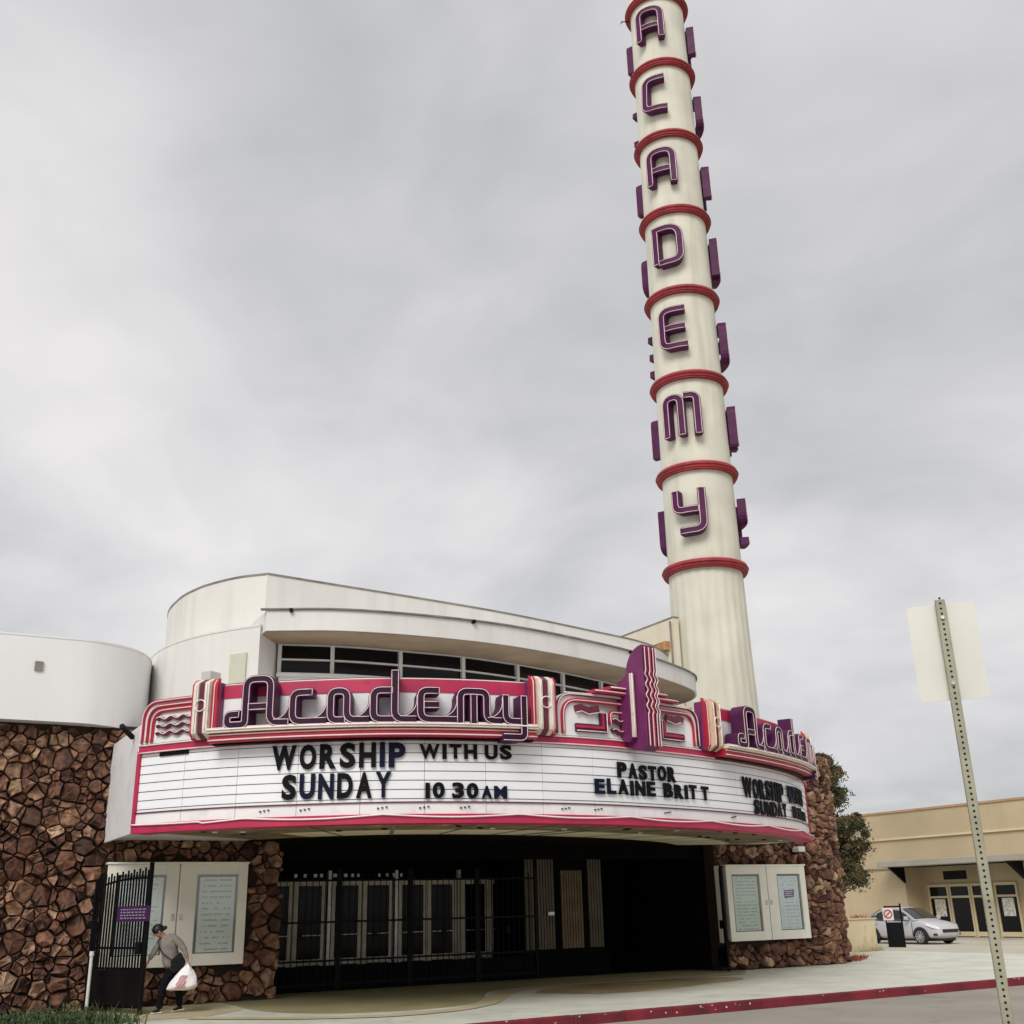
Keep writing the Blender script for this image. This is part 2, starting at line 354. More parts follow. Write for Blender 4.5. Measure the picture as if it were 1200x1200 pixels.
sheet('planting_bed', [(-30, 19.3), (3.3, 19.4), (4.05, 20.4), (3.6, 23.4), (-30, 23.4)], .006, mat('dark_soil', (.045, .034, .022), .95, .4, 3, .5, 20))
# near pavement on this side of the road, under the foreground sign
sheet('near_pavement', [(-60, -8), (60, -8), (60, 7.0), (-60, 7.0)], -.02, LOTM)
nk = MB(); nk.box(WF, -60, 60, 7.0, 7.15, -.16, -.016); struct(nk.build('near_kerb', mat('grey_kerb_concrete', (.42, .40, .36), .9, .15, 2, .2, 40)))

# ================================================================== stones
def voronoi(s0, s1, z0, z1, size, keep, rs, stretch):
    """irregular rubble cells: seeds of uneven density in a warped, locally stretched plane"""
    def warp(x, y): return (x+.35*size*sin(y*5.1/size*.31+1.3)+.25*size*sin(x*3.3/size*.4+y*2.1), y+.3*size*sin(x*4.7/size*.33+.4)+.2*size*cos(y*2.9/size*.5))
    pts = []; tries = int((s1-s0+2*size)*(z1-z0+2*size)/(size*size)*14)
    for _ in range(tries):
        x, y = rs.uniform(s0-size, s1+size), rs.uniform(z0-size, z1+size); r = size*rs.choice((.45, .6, .75, .9, 1.1)); st = rs.choice(stretch)
        if all(hypot((x-q[0])*st, (y-q[1])/st) > .5*(r+q[2]) for q in pts if abs(q[0]-x) < 2*size and abs(q[1]-y) < 2*size): pts.append((x, y, r))
    cells = []
    for i, (px, py, pr_) in enumerate(pts):
        if not (s0 <= px <= s1 and z0 <= py <= z1) or not keep(px, py): continue
        poly = [(max(s0, px-2*size), max(z0, py-2*size)), (min(s1, px+2*size), max(z0, py-2*size)), (min(s1, px+2*size), min(z1, py+2*size)), (max(s0, px-2*size), min(z1, py+2*size))]
        for j, (qx, qy, qr) in enumerate(pts):
            if i == j or abs(qx-px) > 3*size or abs(qy-py) > 3*size: continue
            nx, ny = qx-px, qy-py; c = (qx*qx+qy*qy-px*px-py*py)/2+(pr_*pr_-qr*qr)*.32; o = []
            for k in range(len(poly)):
                a, b = poly[k], poly[(k+1) % len(poly)]; fa = a[0]*nx+a[1]*ny-c; fb = b[0]*nx+b[1]*ny-c
                if fa <= 0: o.append(a)
                if fa*fb < 0: t_ = fa/(fa-fb); o.append((a[0]+(b[0]-a[0])*t_, a[1]+(b[1]-a[1])*t_))
            poly = o
            if len(poly) < 3: break
        if len(poly) >= 3: cells.append((px, py, poly))
    return cells
def stone_geo(poly, F, rs, depth=.09, gap=.009):
    cx = sum(p[0] for p in poly)/len(poly); cy = sum(p[1] for p in poly)/len(poly)
    P = []
    for x, y in poly:      # drop tiny edges
        if not P or hypot(x-P[-1][0], y-P[-1][1]) > .04: P.append((x, y))
    if len(P) < 3: return None
    if len(P) < 8:      # break the long edges so that no outline is a clean polygon
        Q = []
        for a, b in zip(P, P[1:]+P[:1]):
            Q.append(a); l_ = hypot(b[0]-a[0], b[1]-a[1])
            if l_ > .11: t_ = rs.uniform(.3, .7); k_ = rs.uniform(-.015, .028); Q.append((a[0]+(b[0]-a[0])*t_-(cx-(a[0]+b[0])/2)*-k_/.1*.5, a[1]+(b[1]-a[1])*t_-(cy-(a[1]+b[1])/2)*-k_/.1*.5))
        P = Q
    rad = sum(hypot(x-cx, y-cy) for x, y in P)/len(P)
    if rad < .05: return None
    jig = [(rs.uniform(.92, 1.02), rs.uniform(.92, 1.02)) for _ in P]
    def ins(extra=0):
        f = max(1-(gap+extra)/rad, .3); return [(cx+(x-cx)*f*j[0], cy+(y-cy)*f*j[1]) for (x, y), j in zip(P, jig)]
    d = depth*rs.uniform(.45, 1.35); tx, ty = rs.uniform(-.45, .45), rs.uniform(-.45, .45); n = len(P)
    def hgt(x, y, k): return max(.02, (d+(x-cx)*tx+(y-cy)*ty)*k)
    r0 = [F(x, y, -.02) for x, y in ins()]; r1 = [F(x, y, hgt(x, y, .62)+rs.uniform(-.02, .02)) for x, y in ins()]
    r2 = [F(x, y, hgt(x, y, 1)+rs.uniform(-.045, .045)) for x, y in ins(rad*rs.uniform(.06, .22))]
    vs = r0+r1+r2+[F(cx+rs.uniform(-.3, .3)*rad, cy+rs.uniform(-.3, .3)*rad, d+rs.uniform(-.05, .06))]
    fs = []
    for k in range(2):
        for i in range(n): a = k*n+i; b = k*n+(i+1) % n; fs.append((a, b, b+n, a+n))
    fs += [(2*n+i, 2*n+(i+1) % n, 3*n) for i in range(n)]
    return vs, fs
STONES = []            # (screen size rank, verts, faces, parent)
def stones(F, s0, s1, z0, z1, size, keep, parent, seed, depth=.09, stretch=(.75, 1.0, 1.3)):
    rs = random.Random(seed)
    for px, py, poly in voronoi(s0, s1, z0, z1, size, keep, rs, stretch):
        g = stone_geo(poly, F, rs, depth)
        if g is None: continue
        c = F(px, py, 0); rad = max((Vector(p)-c).length for p in g[0])
        ndc = cam.matrix_world.inverted() @ c; x = ndc.x/-ndc.z*1270; y = ndc.y/-ndc.z*1270
        # facing factor: how broad it shows
        nn = (F(px, py, .1)-c).normalized(); fac = nn.dot((cam.location-c).normalized())
        inside = abs(x) < 640 and abs(y) < 640
        STONES.append((rad/-ndc.z*max(fac, .0) if inside else 0, g, parent))

# ================================================================== theatre building
B = thing('theatre_building', 'white streamlined theatre building with rounded drum, window band and brown flagstone base', 'building', W(12.8, 27, 0))
# --- left wing: white curved wall over flagstone
WINGP = [(-14, 22.95), (-6, 22.93), (0, 22.93), (2.8, 22.93), (3.33, 23.0), (4.0, 23.40), (4.5, 24.2), (4.75, 25.4), (4.8, 27.0)]
wing = Plan(WINGP, 16, 12)
mb = MB(); n = 90
rows = [[wing(wing.L*i/n, 5.25, .02), wing(wing.L*i/n, 6.9, .02), wing(wing.L*i/n, 6.9, -.35), wing(wing.L*i/n, 5.25, -.35)] for i in range(n+1)]
mb.grid(rows, closed=True, caps=True); wing_o = mb.build('wing_wall', STUCCO2, B, smooth='auto')
mb = MB(); rows = [[wing(wing.L*i/n, 6.895, .03), wing(wing.L*i/n, 6.93, .03), wing(wing.L*i/n, 6.93, -.36), wing(wing.L*i/n, 6.895, -.36)] for i in range(n+1)]
mb.grid(rows, closed=True, caps=True); mb.build('coping', STUCCO2, wing_o, smooth='auto')
mb = MB(); mb.box(lambda a, b, c: wing(a, c, b), 16.1, 16.25, .02, .06, 6.22, 6.4); mb.build('vent_plate', COPING, wing_o)
# lower flagstone wall from far left to the entrance, flat at v = 23.35
FV = 23.35
mb = MB(); mb.box(WF, -14, 7.35, FV, FV+.4, -.1, 5.3); lw = mb.build('stone_wall', MORTAR, B)
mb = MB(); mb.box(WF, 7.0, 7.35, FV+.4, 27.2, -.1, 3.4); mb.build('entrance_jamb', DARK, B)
stones(WSZ(FV), -2.2, 7.42, 0, 5.22, .235, lambda s, z: not (3.82 < s < 6.74 and .62 < z < 2.66) and (z < 3.2 or s < 4.4), lw, 11, .15, (.7, .9, 1.0, 1.6))
# --- rounded drum: lower stage and upper stage
LOWP = [(6.08, 21.27), (5.63, 21.87), (5.14, 22.74), (4.80, 23.84), (4.72, 25.2), (5.0, 27.0), (5.9, 29.0), (7.4, 30.6)]
UPP = [(6.39, 22.08), (5.92, 22.58), (5.54, 23.26), (5.32, 23.89), (5.17, 24.85), (5.25, 26.4), (5.9, 28.2), (7.4, 29.8)]
def stage(pts, tail, z0, z1, name, top=None):
    c = [tuple(p) for p in spline(pts, 12)]; poly = c+tail
    mb = MB(); mb.prism(poly, lambda u, v, z: W(u, v, z), z0, z1); return mb.build(name, STUCCO, B, smooth='auto'), c
d1, lc = stage(LOWP, [(9, 30.6), (9, 23.0), (6.75, 22.2)], 3.2, 7.15, 'drum_base')
d2, uc = stage(UPP, [(9, 29.8), (9, 22.5)], 7.1, 8.5, 'drum')
for c, z, par in ((lc, 7.15, d1), (uc, 8.5, d2)):
    mb = MB(); pl = Plan(c[::-1], raw=True)
    rows = [[pl(pl.L*i/60, z-.015, .012), pl(pl.L*i/60, z+.03, .012), pl(pl.L*i/60, z+.03, -.12), pl(pl.L*i/60, z-.015, -.12)] for i in range(61)]
    mb.grid(rows, closed=True, caps=True); mb.build('coping', COPING if par is d2 else STUCCO, par)
# utility boxes on the drum
pl = Plan(lc[::-1], raw=True)
def drum_s(u):
    k = int(np.argmin(np.hypot(pl.U-u[0], pl.V-u[1]))); return pl.ss[k]
s_ = drum_s((5.78, 21.65)); mb = MB(); mb.box(lambda a, b, c: pl(a, c, b), s_-.2, s_+.2, .0, .05, 6.0, 6.62, 3); mb.build('access_panel', mat('dull_cream_panel', (.56, .55, .44), .6, .08, 3), d1, bevel=.01)
s_ = drum_s((5.45, 22.1)); mb = MB(); mb.box(lambda a, b, c: pl(a, c, b), s_-.12, s_+.12, .0, .3, 5.9, 6.28, 1); mb.build('floodlight_box', mat('grey_beige_box', (.50, .49, .45), .6, .08, 3), d1, bevel=.02)
# --- parapet wall sloping back to the tower
pp = Plan([(6.41, 22.07), (8.2, 22.29), (10.4, 22.55), (12.9, 22.93), (15.9, 23.64), (17.5, 24.05), (18.6, 24.6), (19.5, 25.3)], 12, 4)
mb = MB(); rows = [[pp(pp.L*i/50, 7.0), pp(pp.L*i/50, 8.5), pp(pp.L*i/50, 8.5, -.4), pp(pp.L*i/50, 7.0, -.4)] for i in range(51)]
mb.grid(rows, closed=True, caps=True); par = mb.build('parapet_wall', STUCCO, B, smooth='auto')
mb = MB(); rows = [[pp(pp.L*i/50, 8.49, .015), pp(pp.L*i/50, 8.53, .015), pp(pp.L*i/50, 8.53, -.41), pp(pp.L*i/50, 8.49, -.41)] for i in range(51)]
mb.grid(rows, closed=True, caps=True); mb.build('coping', COPING, par)
# --- eyebrow canopy over the window band
EYP = [(6.13, 21.05), (7.52, 20.43), (9.32, 20.18), (11.39, 20.25), (14.01, 20.87), (15.8, 21.5), (17.5, 22.33), (18.6, 23.05), (19.25, 23.9), (19.45, 24.6)]
ey = Plan(EYP, 14, 6)
def back_v(u): return 25.2
mb = MB(); n = 80
poly = [ey.uv(ey.L*i/n) for i in range(n+1)]+[(19.45, 25.2), (6.2, 23.0)]
mb.prism(poly, lambda u, v, z: W(u, v, z), 7.0, 7.42); eyb = mb.build('eyebrow_canopy', STUCCO, B, smooth='auto')
mb = MB(); rows = [[ey(-.12+(ey.L+.1)*i/n, 7.425, .05), ey(-.12+(ey.L+.1)*i/n, 7.455, .05), ey(-.12+(ey.L+.1)*i/n, 7.455, -.05), ey(-.12+(ey.L+.1)*i/n, 7.425, -.05)] for i in range(n+1)]
mb.grid(rows, closed=True, caps=True); mb.build('drip_edge', COPING, eyb)
mb = MB(); P_ = [ey.uv(ey.L*i/n, -.05) for i in range(n+1)]+[(18.8, 25.1), (6.3, 22.9)]
mb.add([W(u, v, 6.992) for u, v in P_], [tuple(range(len(P_)))]); mb.build('eyebrow_soffit', mat('tan_soffit_shade', (.33, .25, .165), .85, .2, 1.2, .05, 30), eyb)  # darker tan-brown sheet carries the shade under the canopy in its colour
for s in (.5, 4.4, 9.4): 
    mb = MB(); mb.box(lambda a, b, c: ey(a, c, b), s-.03, s+.03, -.02, .09, 7.37, 7.44); mb.build('bracket', IRON, eyb)
# --- window band under the eyebrow
gl = Plan([(6.75, 22.05), (8.0, 21.72), (9.5, 21.62), (11.3, 21.66), (13.7, 22.2), (15.4, 22.8), (17.0, 23.5), (18.2, 24.4)], 14, 6)
ZS, ZT = 6.33, 6.97
px_m = [.0, 1.10, 2.62, 4.15, 5.72, 7.25, 8.8, 10.3, 11.9]
mb = MB(); mb.box(lambda a, b, c: gl(a, c, b), 0, gl.L, -.5, -.12, 4.6, 7.0, 60); mb.build('window_band_wall', DARK, B)
mb = MB(); mb.box(lambda a, b, c: gl(a, c, b), 0, gl.L, -.12, .10, 4.6, ZS-.05, 60); mb.build('apron_wall', STUCCO, B)
mb = MB(); mb.box(lambda a, b, c: gl(a, c, b), -.05, gl.L, -.1, .16, ZS-.05, ZS+.03, 60); mb.build('window_sill', WTRIM, B, bevel=.01)
mb = MB(); mb.box(lambda a, b, c: gl(a, c, b), -.05, gl.L, -.1, .05, ZT, 6.985, 60); mb.build('window_head', WTRIM, B)
for a, b in zip(px_m[:-1], px_m[1:]):
    if b > gl.L: b = gl.L
    fr = MB(); fr.box(lambda x, y, z: gl(x, z, y), a-.04, a+.04, -.06, .055, ZS+.03, ZT); fr.box(lambda x, y, z: gl(x, z, y), a+.04, b-.04, -.05, .035, 6.645, 6.68, 6)
    win = fr.build('window', WTRIM, B)
    for z0, z1 in ((ZS+.03, 6.645), (6.68, ZT)):
        g = MB(); t0 = random.uniform(-.012, .012); g.grid([[gl(a+.04+(b-a-.08)*k/6, z0, -.03+t0), gl(a+.04+(b-a-.08)*k/6, z1, -.03-t0)] for k in range(7)]); g.build('pane', GLASSW, win)
# --- auditorium wall rising behind
AUDM = mat('cream_auditorium_stucco', (.70, .64, .50), .85, .08, .8, .1, 40, streak=.3, dirt=(.5, .43, .3))
mb = MB(); mb.box(WF, 21.0, 21.2, 26.85, 46, 3, 10.2); aud = mb.build('auditorium_wall', AUDM, B)
mb = MB(); mb.box(WF, 20.98, 21.22, 26.83, 46.02, 10.2, 10.24); mb.build('coping', COPING, aud)
mb = MB(); mb.box(WF, 20.82, 20.99, 27.1, 27.95, 9.2, 9.48); mb.build('roof_vent', mat('rusty_vent', (.42, .22, .09), .7, .4, 5), aud)
mb = MB(); mb.tube([W(20.94, 26.95, 7.6), W(20.94, 26.95, 10.1)], .03); mb.build('conduit', COPING, aud)
mb = MB(); mb.box(WF, 7.3, 20.4, 29.8, 46, 3, 8.0); mb.build('auditorium_roof_block', STUCCO2, B)
# --- entrance recess
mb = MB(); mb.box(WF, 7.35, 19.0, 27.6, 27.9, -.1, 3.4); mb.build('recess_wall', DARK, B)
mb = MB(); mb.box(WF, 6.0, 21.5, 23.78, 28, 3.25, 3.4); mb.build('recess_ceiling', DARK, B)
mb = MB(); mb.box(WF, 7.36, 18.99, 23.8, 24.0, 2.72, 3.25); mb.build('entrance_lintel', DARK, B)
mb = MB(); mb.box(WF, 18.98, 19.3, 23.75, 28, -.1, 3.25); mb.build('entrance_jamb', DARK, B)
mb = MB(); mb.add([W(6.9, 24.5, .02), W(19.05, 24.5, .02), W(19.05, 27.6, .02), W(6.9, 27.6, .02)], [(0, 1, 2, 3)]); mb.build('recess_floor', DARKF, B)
# doors: pairs of glazed leaves in tan aluminium frames
DV = 27.2
def door(u0, u1):
    mb = MB(); f = WSZ(DV); z0, z1 = .06, 2.36; t = .11
    mb.box(f, u0, u0+t, z0, z1, -.03, .03); mb.box(f, u1-t, u1, z0, z1, -.03, .03); mb.box(f, u0+t, u1-t, z1-.12, z1, -.03, .029); mb.box(f, u0+t, u1-t, .42, .56, -.03, .029)
    d = mb.build('door', DOORF, B, bevel=.008)
    g = MB(); g.box(f, u0+t, u1-t, .56, z1-.12, -.012, .0); g.build('pane', GLASSD, d)
    k = MB(); k.box(f, u0+t, u1-t, z0, .42, -.02, .015); k.build('kick_panel', DARK, d)
    h = MB(); h.tube([W((u0+u1)/2-.3, DV-.05, 1.1), W((u0+u1)/2-.3, DV-.1, 1.1), W((u0+u1)/2+.3, DV-.1, 1.1), W((u0+u1)/2+.3, DV-.05, 1.1)], .014); h.build('push_bar', BRIGHTM, d)
for a in (8.15, 9.95, 11.75, 13.55):
    door(a, a+.82); door(a+.84, a+1.66)
for a in (7.85, 9.88, 11.68, 13.48, 15.25):
    mb = MB(); mb.box(WSZ(DV), a-.03, a+.05, .05, 2.6, -.05, .06); mb.build('door_post', BRIGHTM if a in (9.88, 11.68) else DOORF, B)
# hanging sign letters' remains above the doors (bright hardware strip)
for i in range(16):
    a = 9.0+i*.2+random.uniform(-.05, .05)
    if i in (4, 9, 10): continue
    mb = MB(); mb.box(WSZ(DV-.08), a, a+random.uniform(.05, .1), 2.44, 2.52, 0, .03); mb.build('track_hanger', BRIGHTM, B)
# --- right flagstone pier: flat wall turning into a round corner
PIER = [(18.98, 23.35), (20.0, 23.32), (21.0, 23.32), (22.0, 23.32)]
pc = (22.35, 25.30); R_ = 1.98
for k in range(0, 19): 
    a = -pi/2+ (pi*.62)*k/18; PIER.append((pc[0]+R_*cos(a), pc[1]+R_*sin(a)))
PIER += [(24.3, 27.5), (24.3, 31.0), (24.3, 40)]
pr = Plan(PIER, raw=True)
mb = MB(); rows = [[pr(pr.L*i/120, -.1), pr(pr.L*i/120, 5.55), pr(pr.L*i/120, 5.55, -.5), pr(pr.L*i/120, -.1, -.5)] for i in range(121)]
mb.grid(rows, closed=True, caps=True); pier = mb.build('stone_pier', MORTAR, B, smooth='auto')
stones(lambda s, z, d: pr(s, z, d), 0, 6.4, 0, 5.5, .22, lambda s, z: not (.0 < s < 2.92 and .62 < z < 2.56) and (z < 3.3 or s > 2.5), pier, 23, .15, (.55, .7, .85))
mb = MB(); mb.box(lambda a, b, c: pr(a, c, b), 2.62, 2.86, .1, .38, 2.86, 3.0, 1); mb.build('security_light', mat('white_lamp_housing', (.7, .7, .66), .4, .05, 4), pier, bevel=.03)
# stones to objects: the 300 that show largest singly, the rest as one part per wall
STONES.sort(key=lambda t: -t[0])
def plain_obj(name, vs, fs, m, parent):
    me = bpy.data.meshes.new(name); o0 = root_loc(parent); c = sum((Vector(p) for p in vs), Vector())/len(vs)
    me.from_pydata([tuple(Vector(p)-c) for p in vs], [], fs); me.materials.append(m)
    o = bpy.data.objects.new(name, me); COL.objects.link(o); o.parent = parent; o.location = c-o0; return o
for q, g, p_ in STONES[:296]: plain_obj('stone', g[0], g[1], STONE, p_)
for p_ in (lw, pier):
    mb = MB()
    for q, g, k in STONES[296:]:
        if k is p_: mb.add(*g)
    if mb.v: o = mb.build('smaller_stones', STONE, p_, clean=False); o['kind'] = 'stuff'
# ================================================================== marquee
MQP = [(3.83, 20.58), (4.5, 19.6), (5.39, 18.67), (6.95, 17.62), (8.2, 17.15), (9.6, 16.9), (11.17, 16.88), (12.25, 17.05), (13.97, 17.45), (15.84, 18.1), (18.0, 19.2), (19.75, 20.6), (20.95, 21.9), (21.6, 23.3)]
mq = Plan(MQP, 24, 60)
LM, MC = 19.4, 9.7                                   # length of the sign front, its middle
MQ = thing('theatre_marquee', 'curved theatre marquee with white readerboard, magenta trim and purple script letters', 'marquee', W(12.5, 20.5, 3.0))
F = mq
def FB(a, b, c): return mq(a, c, b)                   # (s, d, z) for boxes
def band(name, s0, s1, z0, z1, d0, d1, m, parent=None, step=.22, bevel=0):
    mb = MB(); mb.box(FB, s0, s1, d0, d1, z0, z1, max(1, int((s1-s0)/step))); return mb.build(name, m, parent or MQ, bevel=bevel)
def line(s0, s1, z, d, step=.2, wob=0.0):
    n = max(2, int((s1-s0)/step)); return [mq(s0+(s1-s0)*i/n, z+wob*sin(i*1.7), d) for i in range(n+1)]
def neon(pts, r=.014, parent=None, m=None, closed=False, name='neon_tube'):
    return MB().tube(pts, r, 5, closed).build(name, m or NEON, parent or MQ, smooth=True)
# body: a deep curved box back to the building wall
n = 110; rows = []
for i in range(n+1):
    s = LM*i/n; u, v = mq.uv(s, -.03); vb = 23.35
    rows.append([W(u, v, 3.06), W(u, v, 4.52), W(u, max(vb, v+.05), 4.52), W(u, max(vb, v+.05), 3.06)])
body = MB().grid(rows, closed=True, caps=True).build('box_body', BACKW, MQ)
# left cheek, standing a little proud of the box
u0, v0 = mq.uv(0)
mb = MB(); mb.box(WF, u0-.05, u0-.005, v0-.02, 23.33, 3.0, 4.9); mb.build('end_cheek', BACKW, MQ, bevel=.01)
mb = MB(); mb.tube([W(u0-.08, v0+.5, 4.75), W(u0-.3, v0+.25, 4.88), W(u0-.34, v0+.2, 4.9)], .05, 8); mb.build('flood_lamp', IRON, MQ)
# soffit: olive outer strip, pale inner panels, dark beyond
rows = []; rows2 = []; rows3 = []
for i in range(n+1):
    s = LM*i/n; a = mq.uv(s, .02); b = mq.uv(s, -2.0); c_ = mq.uv(s, -3.3)
    b = (b[0], min(b[1], 23.2)); c_ = (c_[0], min(c_[1], 23.25)); e_ = (a[0], 23.9)
    rows.append([W(*a, 3.035), W(*b, 3.035)]); rows2.append([W(*b, 3.03), W(*c_, 3.03)]); rows3.append([W(c_[0], c_[1]-.02, 3.045), W(c_[0], 23.8, 3.045)])
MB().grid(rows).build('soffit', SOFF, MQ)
for k in range(0, n, 11):
    MB().grid(rows2[k:k+12]).build('soffit_panel', SOFFP if k not in (0,) else SOFF, MQ)
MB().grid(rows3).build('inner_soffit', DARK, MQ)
for s in (3.2, 4.9, 6.6, 8.3, 9.6, 10.1, 11.8, 13.4, 15.0, 16.6):
    a = mq.uv(s, -.35); b = mq.uv(s, -3.3); mb = MB(); du = .04 if s not in (9.6, 10.1) else .09
    mb.add([W(a[0]-du, a[1], 3.024), W(a[0]+du, a[1], 3.024), W(b[0]+du, min(b[1], 23.2), 3.024), W(b[0]-du, min(b[1], 23.2), 3.024)], [(0, 1, 2, 3)]); mb.build('soffit_joint', COPING, MQ)
rs = random.Random(5)
for i in range(26):
    s = rs.uniform(1, 18.5); d = rs.uniform(-1.9, -.5); a = mq.uv(s, d)
    mb = MB(); mb.lathe([(.001, 0), (.055, 0), (.055, .03)], (*W(a[0], a[1])[:2], 3.012), 10); mb.build('downlight', DARK if i % 3 else NEONW, MQ)
# lower lip, magenta, with a shallow neon swag
band('lip', 0, LM, 3.02, 3.15, 0, .07, MAG); band('lip_return', 0, LM, 3.0, 3.035, -.35, .068, MAG)
sw = []
for i in range(int(LM/.1)+1):
    s = i*.1; ph = (s-.0) % 2.35/2.35; sw.append(mq(s, 3.145-.05*sin(pi*ph)*(1 if s > 1.5 else .4), .10))
neon(sw, .014, m=NEONW)
# reader board: separate white panels, thin rails, maroon sill
np_ = 18; pw = LM/np_
for i in range(np_):
    band('board_panel', i*pw+.004, (i+1)*pw-.004, 3.355, 4.37, -.02, .012, BOARD)
    band('lower_panel', i*pw+.004, (i+1)*pw-.004, 3.15, 3.335, -.02, .02+random.uniform(-.004, .004), BACKW)
band('board_sill', 0, LM, 3.335, 3.355, -.02, .045, MAROON)
for k in range(7): band('letter_rail', .02, LM-.02, 3.40+k*.152, 3.409+k*.152, .012, .019, RAIL)
mb = MB(); mb.box(FB, -.02, .05, -.04, .06, 3.1, 4.42); mb.build('end_trim', MAG, MQ)
mb = MB(); mb.box(FB, LM-.05, LM+.02, -.04, .06, 3.1, 4.42); mb.build('end_trim', MAG, MQ)
mb = MB(); mb.box(FB, .5, 1.15, .02, .04, 4.30, 4.365, 3); mb.build('missing_panel_patch', BLACKL, MQ)
# scuffs of bird spikes / clips on the lower strip
for s in (2.6, 3.3, 4.6, 5.3, 6.0, 7.9, 8.6, 10.4, 12.6):
    for k in range(3):
        a = s+k*.07; mb = MB(); mb.box(FB, a, a+.03, .02, .05, 3.24+.01*k, 3.26+.01*k); mb.build('clip', RAIL, MQ)
# magenta band over the reader board
band('upper_band', 0, LM, 4.37, 4.53, -.02, .05, MAG); neon(line(0, LM, 4.385, .065)); neon(line(0, LM, 4.515, .065), m=NEONW)
SEC = ((1.75, 7.3), (12.1, 17.65))
COLS = (1.55, 7.5, 11.9, 17.85)
for (a, b) in SEC:
    band('script_backing', a, b, 4.60, 5.20, -.03, .04, BACKW); band('script_header', a, b, 5.20, 5.42, -.03, .055, MAG)
    band('red_ledge', a, b, 4.40, 4.55, .05, .33, RED); band('ivory_ledge', a, b, 4.555, 4.64, -.02, .42, IVORY)
    band('ledge_shadow_band', a, b, 4.372, 4.398, .05, .20, BLACKL)  # black band painted as the shadow below the red ledge
    neon(line(a, b, 4.435, .35)); neon(line(a, b, 4.52, .35)); neon(line(a, b, 4.60, .435), m=NEONW); neon(line(a, b, 5.44, .03))
    for k in range(int((b-a)/.9)):     # upright stays behind the backing
        mb = MB(); mb.box(FB, a+.4+k*.9, a+.46+k*.9, -.2, -.03, 4.5, 5.3); mb.build('stay', IRON, MQ)
    band('top_rail', a, b, 5.455, 5.475, -.06, -.02, RAIL)
# ---- script letters
def chan(paths, w, d0, d1, Fm, name, parent, m, rim=None, nr=.014, step=.1, mn=None, inner=None, dz=.003, nd=.012, face=None, cut=None):
    """channel letter of stroked paths, each with a neon outline"""
    mb = MB(); nb = MB()
    for i, p in enumerate(paths):
        q = subdiv(fillet(p), step); mb.ribbon(q, w, Fm, d0, d1+dz*(i if cut is None or i != 1 else -1))
        Lp = offset(q, w*.36); Rp = offset(q, -w*.36)
        def endpt(path, a, b, e):   # pull the ends in
            return path
        loop = Lp+Rp[::-1]
        if cut is not None and i == 1:        # a joining stroke: only its outer line is traced
            nb.tube([Fm(x, y, d1+dz*i+nd) for x, y in Lp], nr, 4)
        elif cut is not None: nb.tube([Fm(x, y, d1+dz*i+nd) for x, y in Lp[::-1]+Rp], nr, 4)
        else: nb.tube([Fm(x, y, d1+dz*i+nd) for x, y in loop], nr, 4, closed=True)
    o = mb.build(name, m, parent)
    if face:
        fb = MB()
        for i, p in enumerate(paths): fb.ribbon(subdiv(fillet(p), step), w*.62, Fm, d1-.01, d1+.004+dz*(i+.5))
        fb.build('letter_face', face, o)
    if rim: nb2 = nb.build('neon_outline', rim, o, smooth=True)
    return o
K = 5.05/1045
FACE = mat('dark_purple_letter_face', (.030, .007, .028), .5, .25, 2.5, spec=.2)
def script(s0):
    def P(*pts): return [((p[0]-95)*K*.975+s0, 5.49-(p[1]-75)*.00488, *( [p[2]*K] if len(p) > 2 else [])) for p in pts]
    G = []
    def J(x): return P(*[(x-66+64*sin(pi/2*k/9), 176+67*cos(pi/2*k/9)) for k in range(10)], (x-2, 160))          # joining stroke up into a stem
    G.append([P((140, 208), (98, 208, 14), (98, 245, 14), (162, 245, 14), (162, 87, 30), (250, 87, 30), (250, 243, 34), (318, 243)), P((172, 184), (240, 184))])       # A
    G.append([P((400, 142), (332, 142, 26), (332, 243, 30), (452, 243)), J(332)])                                                                              # c
    G.append([P((516, 243), (466, 243, 24), (466, 142, 24), (522, 142, 24), (522, 243, 30), (598, 243)), J(466)])                                             # a
    G.append([P((682, 72), (682, 243, 30), (754, 243)), J(612), P((674, 142), (612, 142, 24), (612, 243, 26), (678, 243))])                                    # d
    G.append([P((832, 142), (768, 142, 24), (768, 243, 30), (894, 243)), J(768), P((780, 192), (832, 192))])                                                  # e
    G.append([P((907, 254), (907, 142, 24), (1002, 142, 24), (1002, 243, 30), (1058, 243)), J(907), P((955, 152), (955, 254))])                                # m
    G.append([P((1142, 150), (1142, 298, 16), (1062, 298)), J(1072), P((1072, 150), (1072, 243, 26), (1134, 243))])                                            # y
    CUTZ = 5.47-(229-75)*.00488
    for g in G: chan(g, .142, .12, .42, mq, 'script_letter', MQ, PURP, NEON, .0085, .09, face=FACE, cut=CUTZ if g is not G[0] else None)
script(2.10); script(12.50)
